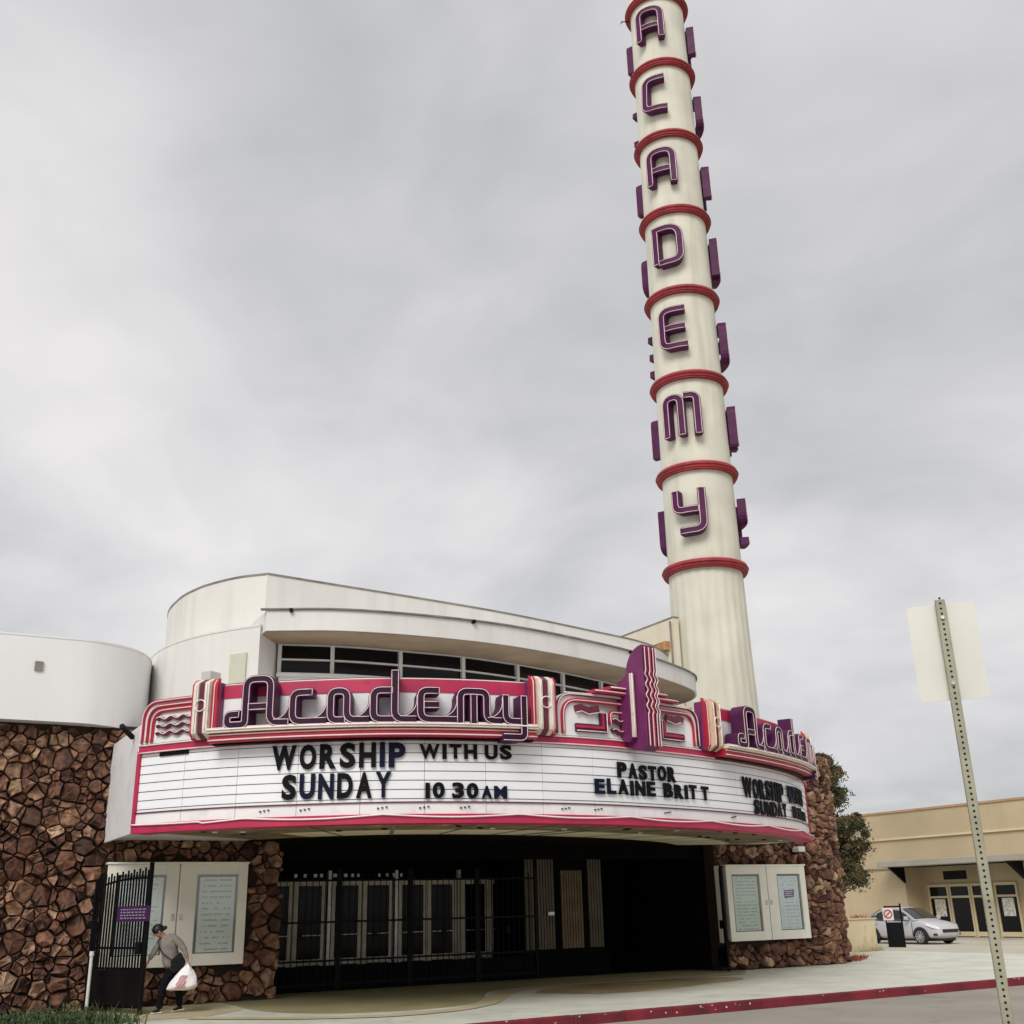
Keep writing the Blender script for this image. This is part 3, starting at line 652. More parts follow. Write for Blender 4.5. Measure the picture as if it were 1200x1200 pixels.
# ---- pylons between the sections
def pylon(s):
    core = MB(); core.box(FB, s-.27, s+.27, -.03, .16, 4.50, 5.48, 3); c = core.build('pylon', PURPL, MQ, bevel=.02)
    for k, (o, w_, d, m) in enumerate(((-.2, .10, .24, RED), (-.105, .085, .33, PEACH if s > 9 else IVORY), (0, .10, .30, MAROON), (.105, .085, .33, PEACH if s > 9 else IVORY), (.2, .10, .24, RED))):
        mb = MB(); prof = []
        # each rib: rounded over the top and bottom
        for j in range(13):
            t = j/12; z = 4.50+1.05*t; e = min(t, 1-t)/.12; dd = .16+(d-.16)*(1-(1-min(e, 1))**2)**.5
            prof.append([mq(s+o-w_/2, z, .14), mq(s+o-w_/2, z, dd), mq(s+o+w_/2, z, dd), mq(s+o+w_/2, z, .14)])
        mb.grid(prof, closed=True, caps=True); r = mb.build('rib', m, c)
        if k != 2: neon([mq(s+o, 4.53+.99*j/10, .165+(d-.16)*(1-(1-min(min(j/10, 1-j/10)/.12+.02, 1))**2)**.5+.008) for j in range(11)], .012, r, m=NEON if k in (0, 4) else NEONW)
    neon([mq(s+.1*cos(2*pi*k/20), 5.06+.1*sin(2*pi*k/20), .345) for k in range(20)], .011, c, m=NEONW, closed=True)
for s in COLS: pylon(s)
# ---- end panels with waves
def wave(s0, s1, z, amp, n=3): return [(s0+(s1-s0)*i/24, z+amp*sin(2*pi*n*i/24)) for i in range(25)]
def end_panel(flip):
    X = (lambda x: x) if not flip else (lambda x: LM-x)
    poly = fillet([(X(0.02), 4.54), (X(1.3), 4.54), (X(1.3), 5.32), (X(.02), 5.32, .42)], 8, True)
    mb = MB(); mb.prism(subdiv(poly+[poly[0]], .15)[:-1], mq, -.04, .05); pn = mb.build('end_panel', BACKW, MQ)
    for off, w_, m in ((.05, .06, MAG), (.17, .06, RED), (.28, .075, RED)):
        p = subdiv(fillet([(X(.02+off), 4.56), (X(.02+off), 5.32-off*.75, .36), (X(1.28), 5.32-off*.75)], 8), .12)
        mb = MB(); mb.ribbon(p, w_, mq, .05, .085); st = mb.build('stripe', m, pn); neon([mq(x, z, .10) for x, z in p], .012, st)
    for k, z in enumerate((4.69, 4.82, 4.95)):
        mb = MB(); mb.ribbon(wave(X(.42), X(1.25), z, .025), .05, mq, .05, .10); wv = mb.build('wave_bar', MAROON, pn); neon([mq(x, q+.015, .115) for x, q in wave(X(.42), X(1.25), z, .025)], .011, wv)
end_panel(False); end_panel(True)
# ---- centre panel with the fin
mb = MB(); poly = fillet([(7.82, 4.54), (11.58, 4.54), (11.58, 5.32, .34), (7.82, 5.32, .34)], 8, True)
mb.prism(subdiv(poly+[poly[0]], .18)[:-1], mq, -.04, .06); cp = mb.build('centre_panel', BACKW, MQ)
for off, w_, m in ((.03, .04, MAROON), (.15, .075, RED)):
    p = subdiv(fillet([(7.82+off, 4.57), (7.82+off, 5.32-off*.9, .32), (11.58-off, 5.32-off*.9, .32), (11.58-off, 4.57)], 8), .14)
    mb = MB(); mb.ribbon(p, w_, mq, .06, .095); st = mb.build('stripe', m, cp); neon([mq(x, z, .11) for x, z in p], .012, st)
band('step_bar', 8.6, 10.8, 5.335, 5.40, .0, .22, MAG, cp); band('step_bar', 8.95, 10.45, 5.42, 5.485, .0, .24, RED, cp)
neon(line(8.6, 10.8, 5.37, .235), parent=cp); neon(line(8.95, 10.45, 5.455, .255), parent=cp, m=NEONW); neon(line(8.0, 11.4, 5.315, .10), parent=cp)
for sg in (-1, 1):
    Q = lambda x: MC-.05+sg*x
    mb = MB(); mb.ribbon(subdiv([(Q(1.42), 5.03), (Q(1.3), 5.06), (Q(1.15), 5.01), (Q(1.0), 5.04), (Q(.9), 5.06)], .1), .12, mq, .06, .12); fl = mb.build('flag_motif', MAROON, cp)
    neon([mq(x, z-.075, .13) for x, z in ((Q(1.42), 5.03), (Q(1.3), 5.06), (Q(1.15), 5.01), (Q(1.0), 5.04), (Q(.9), 5.06))], .011, fl)
    mb = MB(); p = [(Q(1.42), 4.69), (Q(.80), 4.69), (Q(.80), 4.98)]; mb.ribbon(subdiv(p, .12), .15, mq, .06, .11); el_ = mb.build('angle_motif', PURP, cp)
    mb = MB(); mb.ribbon(subdiv([(Q(1.42), 4.71), (Q(.82), 4.71), (Q(.82), 4.98)], .12), .05, mq, .11, .125); mb.build('inner_stripe', RED, el_); neon([mq(x, z, .135) for x, z in subdiv(offset(p, sg*.06), .2)], .011, el_)
    p = subdiv(fillet([(Q(.62), 4.78), (Q(.64), 5.02, .1), (Q(.2), 5.02)], 6), .1); mb = MB(); mb.ribbon(p, .06, mq, .06, .10); hk = mb.build('hook_motif', RED, cp); neon([mq(x, z, .11) for x, z in p], .011, hk)
    for z in (4.67, 4.86):
        mb = MB(); mb.ribbon(wave(Q(.60), Q(.2), z, .022, 1.5), .085, mq, .06, .115); wv = mb.build('wave_bar', MAROON, cp); neon([mq(x, q+.02, .125) for x, q in wave(Q(.60), Q(.2), z, .022, 1.5)], .011, wv)
# the fin
FC = 9.60
def fin_prof(d1, z0, z1, rr):
    P = [(0.02, z0+.12), (d1*.45, z0+.02), (d1*.8, z0), (d1, z0+.07), (d1, z1)]
    for k in range(1, 9):
        a = pi/2*k/8; P.append((d1-rr*sin(a), z1-(1-cos(a))*rr*1.15))
    P.append((.02, z1-rr*1.15-.04)); return P
def slab(name, s0, s1, prof, m, parent):
    mb = MB(); A = [mq(s0, z, d) for d, z in prof]; Bq = [mq(s1, z, d) for d, z in prof]; n_ = len(prof)
    mb.add(A+Bq, [tuple(range(n_))[::-1], tuple(range(n_, 2*n_))]+[(i, (i+1) % n_, n_+(i+1) % n_, n_+i) for i in range(n_)]); return mb.build(name, m, parent, bevel=.012)
fin = slab('fin', FC-.17, FC+.17, fin_prof(.60, 4.30, 6.27, .46), PURPL, MQ)
for k, o in enumerate((-.11, 0, .11)):
    def fx(z): 
        e = 1 if 4.95 < z < 5.75 else 0
        return FC+o+e*.028*sin((z-4.95)*2*pi/.2)
    zs = [4.36+i*.035 for i in range(55)]
    mb = MB(); mb.ribbon([(fx(z), z) for z in zs if z < 6.25], .055, mq, .60, .635); rb = mb.build('fin_rib', (MAROON, MAG, MAROON)[k], fin)
    neon([mq(fx(z)-.035, z, .645) for z in zs if z < 6.25], .011, rb); 
    if k == 2: neon([mq(fx(z)+.035, z, .645) for z in zs if z < 6.25], .011, rb)
for sg in (-1, 1):
    a, b = sorted((FC+sg*.18, FC+sg*.30)); fl = slab('fin_flank', a, b, fin_prof(.34, 4.46, 5.78, .10), PURPL if sg < 0 else RED, fin)
    mb = MB(); mb.box(FB, a+.015, b-.015, .34, .365, 4.55, 5.74); mb.build('flank_strip', IVORY, fl); neon([mq((a+b)/2, 4.55+i*.3, .375) for i in range(5)], .011, fl, m=NEONW)
# ---- black changeable letters
def glyph(ch, s0, s1, z0, z1, m):
    cu = bpy.data.curves.new('glyph', 'FONT'); cu.body = ch; cu.offset = .042; cu.extrude = 0; cu.resolution_u = 4; cu.fill_mode = 'FRONT'
    ob = bpy.data.objects.new('glyph', cu); COL.objects.link(ob); dg = bpy.context.evaluated_depsgraph_get(); me0 = bpy.data.meshes.new_from_object(ob.evaluated_get(dg))
    V = np.array([v.co[:] for v in me0.vertices]); Fc = [tuple(p.vertices) for p in me0.polygons]
    bpy.data.objects.remove(ob); bpy.data.curves.remove(cu); bpy.data.meshes.remove(me0)
    x0, x1, y0, y1 = V[:, 0].min(), V[:, 0].max(), V[:, 1].min(), V[:, 1].max()
    bm = bmesh.new(); o0 = root_loc(MQ); vs = []
    for x, y, _ in V:
        s = s0+(x-x0)/(x1-x0)*(s1-s0); z = z0+(y-y0)/(y1-y0)*(z1-z0); vs.append(bm.verts.new(mq(s, z, .062)-o0))
    for f in Fc:
        try: bm.faces.new([vs[i] for i in f])
        except ValueError: pass
    bmesh.ops.remove_doubles(bm, verts=bm.verts, dist=1e-5)
    ge = bmesh.ops.extrude_face_region(bm, geom=bm.faces[:]); nrm = (mq((s0+s1)/2, 0, 1)-mq((s0+s1)/2, 0, 0))
    bmesh.ops.translate(bm, verts=[g for g in ge['geom'] if isinstance(g, bmesh.types.BMVert)], vec=-nrm*.027); bmesh.ops.recalc_face_normals(bm, faces=bm.faces)
    me = bpy.data.meshes.new('letter'); bm.to_mesh(me); bm.free(); me.materials.append(m); o = bpy.data.objects.new('reader_letter', me); COL.objects.link(o); o.parent = MQ; return o
CW = {'I': .28, '1': .34, 'W': 1.35, 'M': 1.15, 'L': .72, 'E': .78, 'T': .82, ' ': .45, '_': .16, 'S': .84}
def text(tx, s0, s1, z0, z1, navy=(), gap=.2, jit=.008):
    rj = random.Random(tx+str(s0)); tot = sum(CW.get(c, .9) for c in tx)+gap*(len(tx)-1); k = (s1-s0)/tot; s = s0
    for i, c in enumerate(tx):
        w_ = CW.get(c, .9)*k
        if c not in ' _': d = rj.uniform(-jit, jit); glyph(c, s, s+w_, z0+d, z1+d+rj.uniform(-.006, .006), NAVYL if i in navy else BLACKL)
        s += w_+gap*k
text('WORSHIP', 2.78, 5.06, 3.92, 4.34, (5, 6)); text('WITH_US', 5.30, 6.94, 4.06, 4.31)
text('SUNDAY', 2.98, 4.83, 3.42, 3.84, (1, 2, 5)); text('10_30', 5.40, 6.32, 3.40, 3.66); text('AM', 6.38, 6.84, 3.40, 3.61, (0, 1))
text('PASTOR', 9.17, 10.78, 3.83, 4.11); text('ELAINE BRIT_T', 8.62, 11.80, 3.53, 3.80, (0, 1))
text('WORSHIP', 13.15, 15.3, 3.68, 4.10); text('WITH_US', 15.6, 17.2, 3.72, 4.10, (0, 1, 2)); text('SUNDAY', 13.6, 15.4, 3.36, 3.66); text('10_30', 15.9, 16.8, 3.40, 3.66); text('AM', 16.9, 17.4, 3.40, 3.61)

# ================================================================== tower
TU, TV = 22.6, 27.0
TX, TY, _z = W(TU, TV)
T = thing('sign_tower', 'tall tapering cream sign tower with red rings and stacked purple letters', 'tower', (TX, TY, 0))
def TR(z): return 1.235-(z-8)*(.175/27)
prof = [(1.34, 0), (1.30, 5), (1.26, 8), (1.235, 9)]+[(TR(z), z) for z in range(10, 36)]+[(TR(36.6), 36.6), (.5, 36.7), (.01, 36.75)]
mb = MB(); nn_ = 96; rows = []
for r, z in prof:      # fluted below the first ring
    fl_ = .02 if z < 11.7 else .0
    rows.append([Vector((TX+(r+fl_*cos(a_*2*pi/nn_*24))*cos(2*pi*a_/nn_), TY+(r+fl_*cos(a_*2*pi/nn_*24))*sin(2*pi*a_/nn_), z)) for a_ in range(nn_)])
mb.grid(rows, closed=True); shaft = mb.build('shaft', CREAM, T, smooth=True)
RZ = [11.94+3.385*k for k in range(8)]
def torus(zc, R, rv, rh, n=48, m=8): return [[Vector((TX+(R+rh*cos(2*pi*j/m))*cos(2*pi*i/n), TY+(R+rh*cos(2*pi*j/m))*sin(2*pi*i/n), zc+rv*sin(2*pi*j/m))) for j in range(m)] for i in range(n)]
for k, z in enumerate(RZ):
    R = TR(z); rr = torus(z, R+.07, .15, .13); rr.append(rr[0]); mb = MB(); mb.grid(rr, closed=True)
    mb.lathe([(R-.02, z+.12), (R+.15, z+.12), (R+.15, z-.16), (R-.02, z-.16)], (TX, TY, 0), 48); ring = mb.build('ring', REDRING, T, smooth='auto')
    for dz, dr in ((.10, .165), (-.0, .205), (-.10, .165)):
        rr = torus(z+dz, R+dr, .022, .022, 48, 5); rr.append(rr[0]); mb = MB(); mb.grid(rr, closed=True); mb.build('neon_tube', REDRING if dz < .05 else mat('pink_ring_neon', (.62, .26, .26), .3, .1, 6), ring, smooth=True)
TG = {'A': ([[(0, 0), (0, 1, .22), (.70, 1, .22), (.70, 0)], [(.09, .42), (.61, .42)]], .70),
      'C': ([[(.66, 1), (0.06, .97, .18), (0, .03, .18), (.70, 0)]], .70),
      'D': ([[(0, .0), (0, 1), (.70, 1, .28), (.70, 0, .28), (.09, 0)]], .70),
      'E': ([[(.68, 1), (0, 1, .20), (0, 0, .20), (.70, 0)], [(.09, .5), (.66, .5)]], .70),
      'M': ([[(0, 0), (0, 1, .24), (.43, 1, .24), (.43, 0)], [(.52, 1), (.86, 1, .24), (.86, 0)]], .86),
      'Y': ([[(0, 1), (0, .50, .16), (.60, .50)], [(.70, 1), (.70, 0, .2), (.08, 0)]], .70)}
camang = atan2(-TY, -TX)-radians(13)
proto = {}
for col_ in range(3):
    for k, ch in enumerate('YMEDACA'):
        zc = RZ[k]+1.75; hgt = 1.42; R = TR(zc); paths, wd = TG[ch]
        if col_ == 0:
            def TF(a, z, d, R=R): an = camang+a/(R+.15); return Vector((TX+(R+d)*cos(an), TY+(R+d)*sin(an), z))
            pth = [[((p[0]-wd/2)*hgt*.80, zc+(p[1]-.5)*hgt, *( [p[2]*hgt] if len(p) > 2 else [])) for p in q] for q in paths]
            o = chan(pth, .25, .06, .34, TF, 'tower_letter', T, PURP, NEON, .014, .12, nd=.015); proto[k] = o
        else:
            s_ = proto[k]; o = s_.copy(); COL.objects.link(o); o.parent = T; o.rotation_euler = (0, 0, radians(120*col_))
            for c in s_.children: cc = c.copy(); COL.objects.link(cc); cc.parent = o
# top finial, above the picture
mb = MB(); mb.lathe([(.5, 36.7), (.35, 37.2), (.7, 37.5), (.7, 37.8), (.2, 38.2), (.05, 39.5), (.01, 39.6)], (TX, TY, 0), 24); mb.build('finial', CREAM, T, smooth=True)
mb = MB(); bd = Vector((cos(camang-1.2), sin(camang-1.2), 0)); c0 = Vector((TX, TY, RZ[7]-.25)); mb.tube([c0+bd*1.1, c0+bd*1.45, c0+bd*1.45+Vector((0, 0, -.1))], .025); mb.build('cable_bracket', IRON, T)
# ================================================================== poster cases
def poster_case(u0, u1, v, z0, z1, label, mats, flyer):
    P = thing('poster_case', label, 'display case', W((u0+u1)/2, v, z0), 'poster cases on the flagstone wall')
    f = WSZ(v)
    mb = MB(); mb.box(f, u0+.03, u1-.03, z0+.03, z1-.03, -.1, .10); mb.build('cabinet', CASE, P)
    um = (u0+u1)/2
    for k, (a, b) in enumerate(((u0, um-.012), (um+.012, u1))):
        mb = MB(); t, bt = .20, .22; l, r = ((.17, .24), (.34, .19))[k]
        mb.box(f, a, a+l, z0, z1, .09, .17); mb.box(f, b-r, b, z0, z1, .09, .17); mb.box(f, a+l, b-r, z1-t, z1, .09, .168); mb.box(f, a+l, b-r, z0, z0+bt, .09, .168)
        d = mb.build('case_door', CASE, P, bevel=.008)
        p = MB(); p.box(f, a+l, b-r, z0+bt, z1-t, .10, .104); p.build('backing', mat('dark_case_lining', (.04, .045, .035), .8), d)
        p = MB(); p.box(f, a+l+.07, b-r-.04, z0+bt+.02, z1-t-.05, .106, .110); ps = p.build('poster', mats[k], d)
        g = MB(); g.box(f, a+l-.01, b-r+.01, z0+bt-.01, z1-t+.01, .138, .142); g.build('pane', CLEAR, d)
        h = MB(); h.box(f, (b-.10 if k == 0 else a+.04), (b-.04 if k == 0 else a+.10), z0+.85, z0+.97, .17, .185); h.build('latch', BRIGHTM, d)
        if flyer is not None and flyer[0] == k:
            q = MB(); q.prism([(a+l+.25, z0+1.0), (a+l+.58, z0+1.03), (a+l+.60, z0+1.22), (a+l+.24, z0+1.20)], f, .111, .116); fo = q.build('flyer', mat('purple_flyer', (.16, .02, .19), .5, .1, 4), d)
            q = MB()
            for j in range(3): q.box(f, a+l+.29, a+l+.29+(.24, .2, .26)[j], z0+1.06+j*.05, z0+1.075+j*.05, .1155, .1175)
            q.build('flyer_print', BACKW, fo)
    mb = MB(); mb.box(f, u0-.02, u1+.02, z1, z1+.04, -.1, .20); mb.build('case_top', CASE, P, bevel=.008)
    return P
PA = print_mat('notice_sheet_pale', (.82, .83, .84), (.12, .14, .14), 17, .52, 1.3); PB = print_mat('notice_sheet_grey', (.76, .78, .75), (.10, .12, .12), 13, .47, 7.7)
PC = print_mat('notice_sheet_green_grey', (.70, .74, .68), (.12, .14, .13), 16, .45, 4.1); PD = print_mat('notice_sheet_white', (.82, .85, .90), (.20, .18, .24), 15, .52, 9.2)
poster_case(3.90, 6.65, FV-.06, .70, 2.60, 'ivory double poster case on flagstone wall behind the stooping person', (PA, PB), None)
poster_case(19.10, 21.80, 23.20, .69, 2.50, 'ivory double poster case on flagstone pier with a purple flyer inside', (PC, PD), (1,))

mb = MB(); mb.box(WF, 18.93, 18.975, 23.16, 23.3, .66, 2.52); jt = mb.build('jamb_trim', CASE, B, bevel=.008)
# ================================================================== gates
def picket_panel(name, F, L_, z0, z1, sp, parent, m=IRON, r=.013):
    mb = MB(); n_ = int(L_/sp)
    for i in range(n_+1): x = i*sp; mb.box(F, x-r, x+r, -r, r, z0, z1)
    o = mb.build(name, m, parent); return o
def leaf(A, Bp, label, zt=2.35, rise=.12, low=.75, sign=True, postw=.06, spc=.085):
    A = Vector(A); Bp = Vector(Bp); dr = (Bp-A); L_ = dr.length; dr.normalize(); nn = Vector((-dr.y, dr.x))
    def F(a, b, c): p = A+dr*a+nn*b; return W(p.x, p.y, c)
    G = thing('iron_gate', label, 'gate', W(*A, 0))
    mb = MB(); mb.box(F, L_-postw/2, L_+postw/2, -postw/2, postw/2, 0.0, zt+.22); mb.build('gate_post', IRON, G)
    mb = MB(); mb.box(F, -.03, .03, -.03, .03, 0.0, zt-.05); mb.build('gate_post', IRON, G)
    mb = MB(); n_ = int(L_/spc)
    for i in range(1, n_): x = i*L_/n_; mb.box(F, x-.013, x+.013, -.013, .013, .12, zt+rise*(i/n_)+(.03 if i % 2 else -.02))
    o = mb.build('pickets', IRON, G); o['kind'] = 'stuff'
    for z in (.12, low, 1.25 if not sign else 1.1, zt-.12):
        mb = MB(); 
        if z > 2: mb.tube([F(L_*i/10, .02, z-.05+rise*(i/10)+.05*sin(pi*i/10)) for i in range(11)], .02)
        else: mb.box(F, .03, L_-postw/2, .014, .034, z-.02, z+.02)
        mb.build('rail', IRON, G)
    mb = MB(); mb.box(F, .03, L_-postw/2, -.03, -.018, .14, low-.02); mb.build('kick_panel', DARK, G)
    for z in (.5, 1.9):
        mb = MB(); mb.box(F, -.05, .09, .03, .06, z, z+.09); mb.build('hinge', IRON, G)
    mb = MB(); mb.box(F, L_-.24, L_-.1, -.05, .05, 1.0, 1.2); mb.build('lock_box', IRON, G)
    if sign:
        mb = MB(); mb.box(F, L_*.48, L_+.12, -.06, -.045, 1.55, 1.82); pq = mb.build('plaque', mat('purple_plaque', (.05, .015, .07), .4, .1, 4), G)
        mb = MB()
        for j in range(4):
            x = L_*.55
            while x < L_-.02:
                w_ = random.uniform(.03, .09); mb.box(F, x, min(x+w_, L_+.05), -.064, -.0605, 1.60+j*.05, 1.62+j*.05); x += w_+.035
        mb.build('plaque_print', mat('grey_print', (.30, .27, .34), .5), pq)
    return G
leaf((3.72, 23.05), (4.40, 21.55), 'open black iron picket gate with purple plaque by the stooping person')
leaf((19.15, 24.4), (18.95, 23.05), 'open black iron gate leaf beside the poster case on the flagstone pier', zt=2.3, sign=False, low=.55)
# folding gates across the entrance: one top-level leaf per bay
GV = 24.62
bays = [(7.42, 9.2), (9.2, 10.95), (10.95, 12.7), (12.7, 14.35)]
GL = ['folding black security gate in the bay next to the brown flagstone jamb', 'folding black security gate in the second bay from the brown flagstone jamb', 'folding black security gate in the third bay from the brown flagstone jamb', 'folding black security gate in the bay beside the ribbed ticket booth']
for (a, b), lb in zip(bays, GL):
    G = thing('security_gate', lb, 'gate', W(a, GV, .02), 'folding gates across the theatre entrance'); f = WSZ(GV)
    mb = MB(); x = a+.1
    while x < b-.06:
        mb.box(f, x-.008, x+.008, .06, 2.42, -.008, .008); x += .15
    o = mb.build('pickets', IRON, G); o['kind'] = 'stuff'
    for z in (.14, .62, 1.42, 2.30):
        mb = MB(); mb.box(f, a+.03, b-.03, z-.022, z+.022, .012, .034); mb.build('rail', IRON, G)
    mb = MB(); mb.box(f, a+.03, b-.03, .05, .52, -.03, -.015); mb.build('kick_panel', DARK, G)
    for x in (a+.03, b-.03): mb = MB(); mb.box(f, x-.028, x+.028, .02, 2.55, -.03, .03); mb.build('gate_post', IRON, G)
    mb = MB(); mb.box(f, (a+b)/2-.05, (a+b)/2+.05, 1.05, 1.2, -.03, .05); mb.build('lock_box', IRON, G)
# ================================================================== ticket booth
BO = thing('ticket_booth', 'tan ribbed ticket booth with dark window standing in the theatre entrance', 'ticket booth', W(15.5, 26.2, .02))
def ribs(u0, u1, z0, z1, v):
    mb = MB(); n_ = max(2, int((u1-u0)/.075)); f = WSZ(v)
    for i in range(n_):
        a = u0+(u1-u0)*i/n_; b = u0+(u1-u0)*(i+.72)/n_; mb.box(f, a, b, z0, z1, -.03, .03)
    return mb
for a, b in ((14.42, 14.68), (14.78, 15.28), (16.32, 16.75)):
    mb = ribs(a, b, .62, 2.85, 25.3); o = mb.build('ribbed_panel', RIBBED, BO)
mb = MB(); mb.box(WF, 14.4, 16.8, 25.34, 26.9, .02, 2.95); mb.build('booth_core', DARK, BO)
mb = ribs(15.5, 16.15, .62, 2.5, 25.32); mb.build('blind', mat('dim_tan_blind', (.20, .15, .09), .8, .2, 3), BO)
mb = MB(); mb.box(WF, 14.36, 16.84, 25.2, 26.95, .02, .6); mb.build('plinth', DARK, BO)
mb = MB(); mb.box(WF, 14.36, 16.84, 25.22, 26.95, 2.88, 3.05); mb.build('booth_cornice', DARK, BO)
mb = MB(); mb.box(WF, 15.02, 15.2, 25.18, 25.24, 1.42, 1.5); mb.build('latch', BRIGHTM, BO)

# ================================================================== low wall, planting by the pier
LW = MB(); LW.box(WF, 24.35, 29.4, 28.0, 28.22, -.05, .98); lwall = tag(LW.build('garden_wall', mat('tan_stucco_wall', (.62, .52, .34), .85, .1, 1, .15, 40, dirt=(.45, .36, .22)), bevel=.015), 'low tan stucco wall between flagstone pier and parked silver car', 'wall')
mb = MB(); mb.box(WF, 24.36, 29.45, 27.96, 28.26, .98, 1.02); c_ = mb.build('coping', mat('tan_coping', (.60, .52, .37), .85, .1, 2)); c_.parent = lwall
def leaves(mb, c, n_, rad, size, rs, flat=.7, updir=0):
    for _ in range(n_):
        while True:
            p = Vector((rs.uniform(-1, 1), rs.uniform(-1, 1), rs.uniform(-1, 1)))
            if p.length < 1: break
        p = Vector((p.x*rad, p.y*rad, p.z*rad*flat))+c; a = Vector((rs.gauss(0, 1), rs.gauss(0, 1), rs.gauss(0, .7))).normalized(); b = a.orthogonal().normalized()
        b = (Matrix.Rotation(rs.uniform(0, 6.28), 3, a) @ b); sz = size*rs.uniform(.6, 1.4); q = a.cross(b)
        mb.add([p-b*sz, p+q*sz*.42+a*sz*.15, p+b*sz, p-q*sz*.42+a*sz*.15], [(0, 1, 2, 3)])
rs = random.Random(3)
REDP = mat('rust_red_leaves', (.30, .07, .04), .8, .4, 6); GRN = mat('weed_green', (.045, .075, .022), .7, .4, 5); DRY = mat('dry_grass', (.36, .30, .13), .9, .3, 5)
mb = MB()
for i in range(60): u = rs.uniform(24.1, 25.6); leaves(mb, W(u, 23.9+ (u-24)*.75+rs.uniform(-.25, .25), .04), 10, .12, .035, rs, .35)
tag(mb.build('leaf_litter', REDP, clean=False), 'rust red leaf litter on the pavement at the foot of the flagstone pier', 'leaf litter', kind='stuff')
mb = MB()
for i in range(30): leaves(mb, W(rs.uniform(26.2, 29.2), 28.1+rs.uniform(-.08, .08), 1.07), 9, .09, .03, rs, .6)
tag(mb.build('red_flowers', mat('red_petals', (.45, .04, .03), .7, .4, 8), clean=False), 'row of small red flowers along the top of the low tan wall', 'flowers', kind='stuff')
mb = MB()
for (cu, cv, n_) in ((27.4, 27.7, 40), (28.6, 27.75, 50), (29.2, 27.85, 60), (26.3, 25.9, 30), (26.0, 27.7, 30)):
    for i in range(n_):
        p = W(cu+rs.gauss(0, .22), cv+rs.gauss(0, .08), 0); h = rs.uniform(.08, .26); d = Vector((rs.gauss(0, .08), rs.gauss(0, .08), h)); q = Vector((.008, .004, 0)); mb.add([p-q, p+q, p+d], [(0, 1, 2)])
tag(mb.build('pavement_weeds', DRY, clean=False), 'dry weeds growing from the pavement along the low tan wall', 'weeds', kind='stuff')
# left: weeds and a pale pipe in front of the flagstone
mb = MB()
for i in range(900):
    u = rs.uniform(1.0, 4.1); v = rs.gauss(20.6, .7)
    if v > 22.6 or u+.25*(v-20) > 4.2: continue
    p = W(u, v, 0); h = rs.uniform(.06, .24)*(1.6 if rs.random() < .12 else 1); d = Vector((rs.gauss(0, .12), rs.gauss(0, .12), h)); q = Vector((rs.uniform(-.02, .02), rs.uniform(-.02, .02), 0)).normalized()*.012
    mb.add([p-q, p+q, p+d*.6+q, p+d, p+d*.6-q], [(0, 1, 2, 3, 4)])
for i in range(70): u = rs.uniform(1.0, 3.6); leaves(mb, W(u, rs.gauss(20.6, .6), rs.uniform(.03, .16)), 26, .15, .035, rs, .8)
tag(mb.build('weed_patch', GRN, clean=False), 'patch of green weeds at the foot of the flagstone wall beside the iron gate', 'weeds', kind='stuff')
P0 = W(3.62, 22.3, 0)
PI_ = thing('standpipe', 'pale upright pipe rising from the weeds beside the iron gate', 'pipe', P0)
mb = MB(); mb.tube([P0+Vector((0, 0, -.05)), P0+Vector((0, 0, .98))], .03, 10); mb.build('pipe', TUBE, PI_, smooth='auto')
mb = MB(); mb.lathe([(.001, .98), (.042, .98), (.042, 1.06), (.001, 1.06)], tuple(P0), 12); mb.build('pipe_cap', TUBE, PI_)
# ================================================================== tree
def tree(base, label):
    T_ = thing('street_tree', label, 'tree', base); rs = random.Random(12); B0 = Vector(base)
    BARK = mat('grey_bark', (.16, .12, .085), .9, .3, 6, .4, 20)
    FOL = mat('olive_foliage', (.080, .076, .028), .7, .5, 1.6); FOB = mat('browning_foliage', (.16, .105, .045), .8, .4, 2); FOD = mat('deep_foliage', (.040, .044, .018), .65, .4, 2)
    mb = MB(); top = B0+Vector((-.1, 0, 5.4)); P = [B0+Vector((.12*sin(i*1.1), .08*cos(i*1.7), i*.54)) for i in range(11)]; mb.tube(P, .1, 8, taper=[.13-.010*i for i in range(11)]); tr = mb.build('trunk', BARK, T_, smooth=True)
    cl = []
    for i in range(270):
        z = rs.uniform(2.0, 6.55); t = (z-2.0)/4.55
        w_ = .62+.80*math.exp(-((t-.45)/.34)**2)+.25*math.exp(-((t-.06)/.12)**2) if t < .9 else .45
        if t < .2 and rs.random() < .35: continue
        a = rs.uniform(0, 2*pi); r = w_*rs.random()**.6; c = B0+Vector((cos(a)*r+.30*(1-t)+.12*sin(z*2.3), sin(a)*r*.8, z)); cl.append((c, rs.uniform(.13, .30), t))
    lm = MB()
    for c, r, t in cl:
        k = min(int((c.z-B0.z)/.54), 9); lm.tube([P[max(k-1, 0)], (P[max(k-1, 0)]+c)/2+Vector((0, 0, -.08)), c], .02, 5, taper=[.035, .02, .006])
    lm.build('limbs', BARK, T_)
    parts = {0: MB(), 1: MB(), 2: MB()}
    for c, r, t in cl:
        kind = 1 if (t > .78 and rs.random() < .75) or rs.random() < .12 else (2 if rs.random() < .4 else 0)
        leaves(parts[kind], c, int(150*r/.22), r, .06, rs, .75)
        leaves(parts[(kind+2) % 3 if kind != 1 else 0], c+Vector((0, 0, -.1)), int(70*r/.22), r*1.7, .055, rs, .8)
    for k, m in ((0, FOL), (1, FOB), (2, FOD)): parts[k].build('crown', m, T_, clean=False)
tree((10.75, 40.5, 0), 'slender dark green tree with browning top behind the flagstone pier')

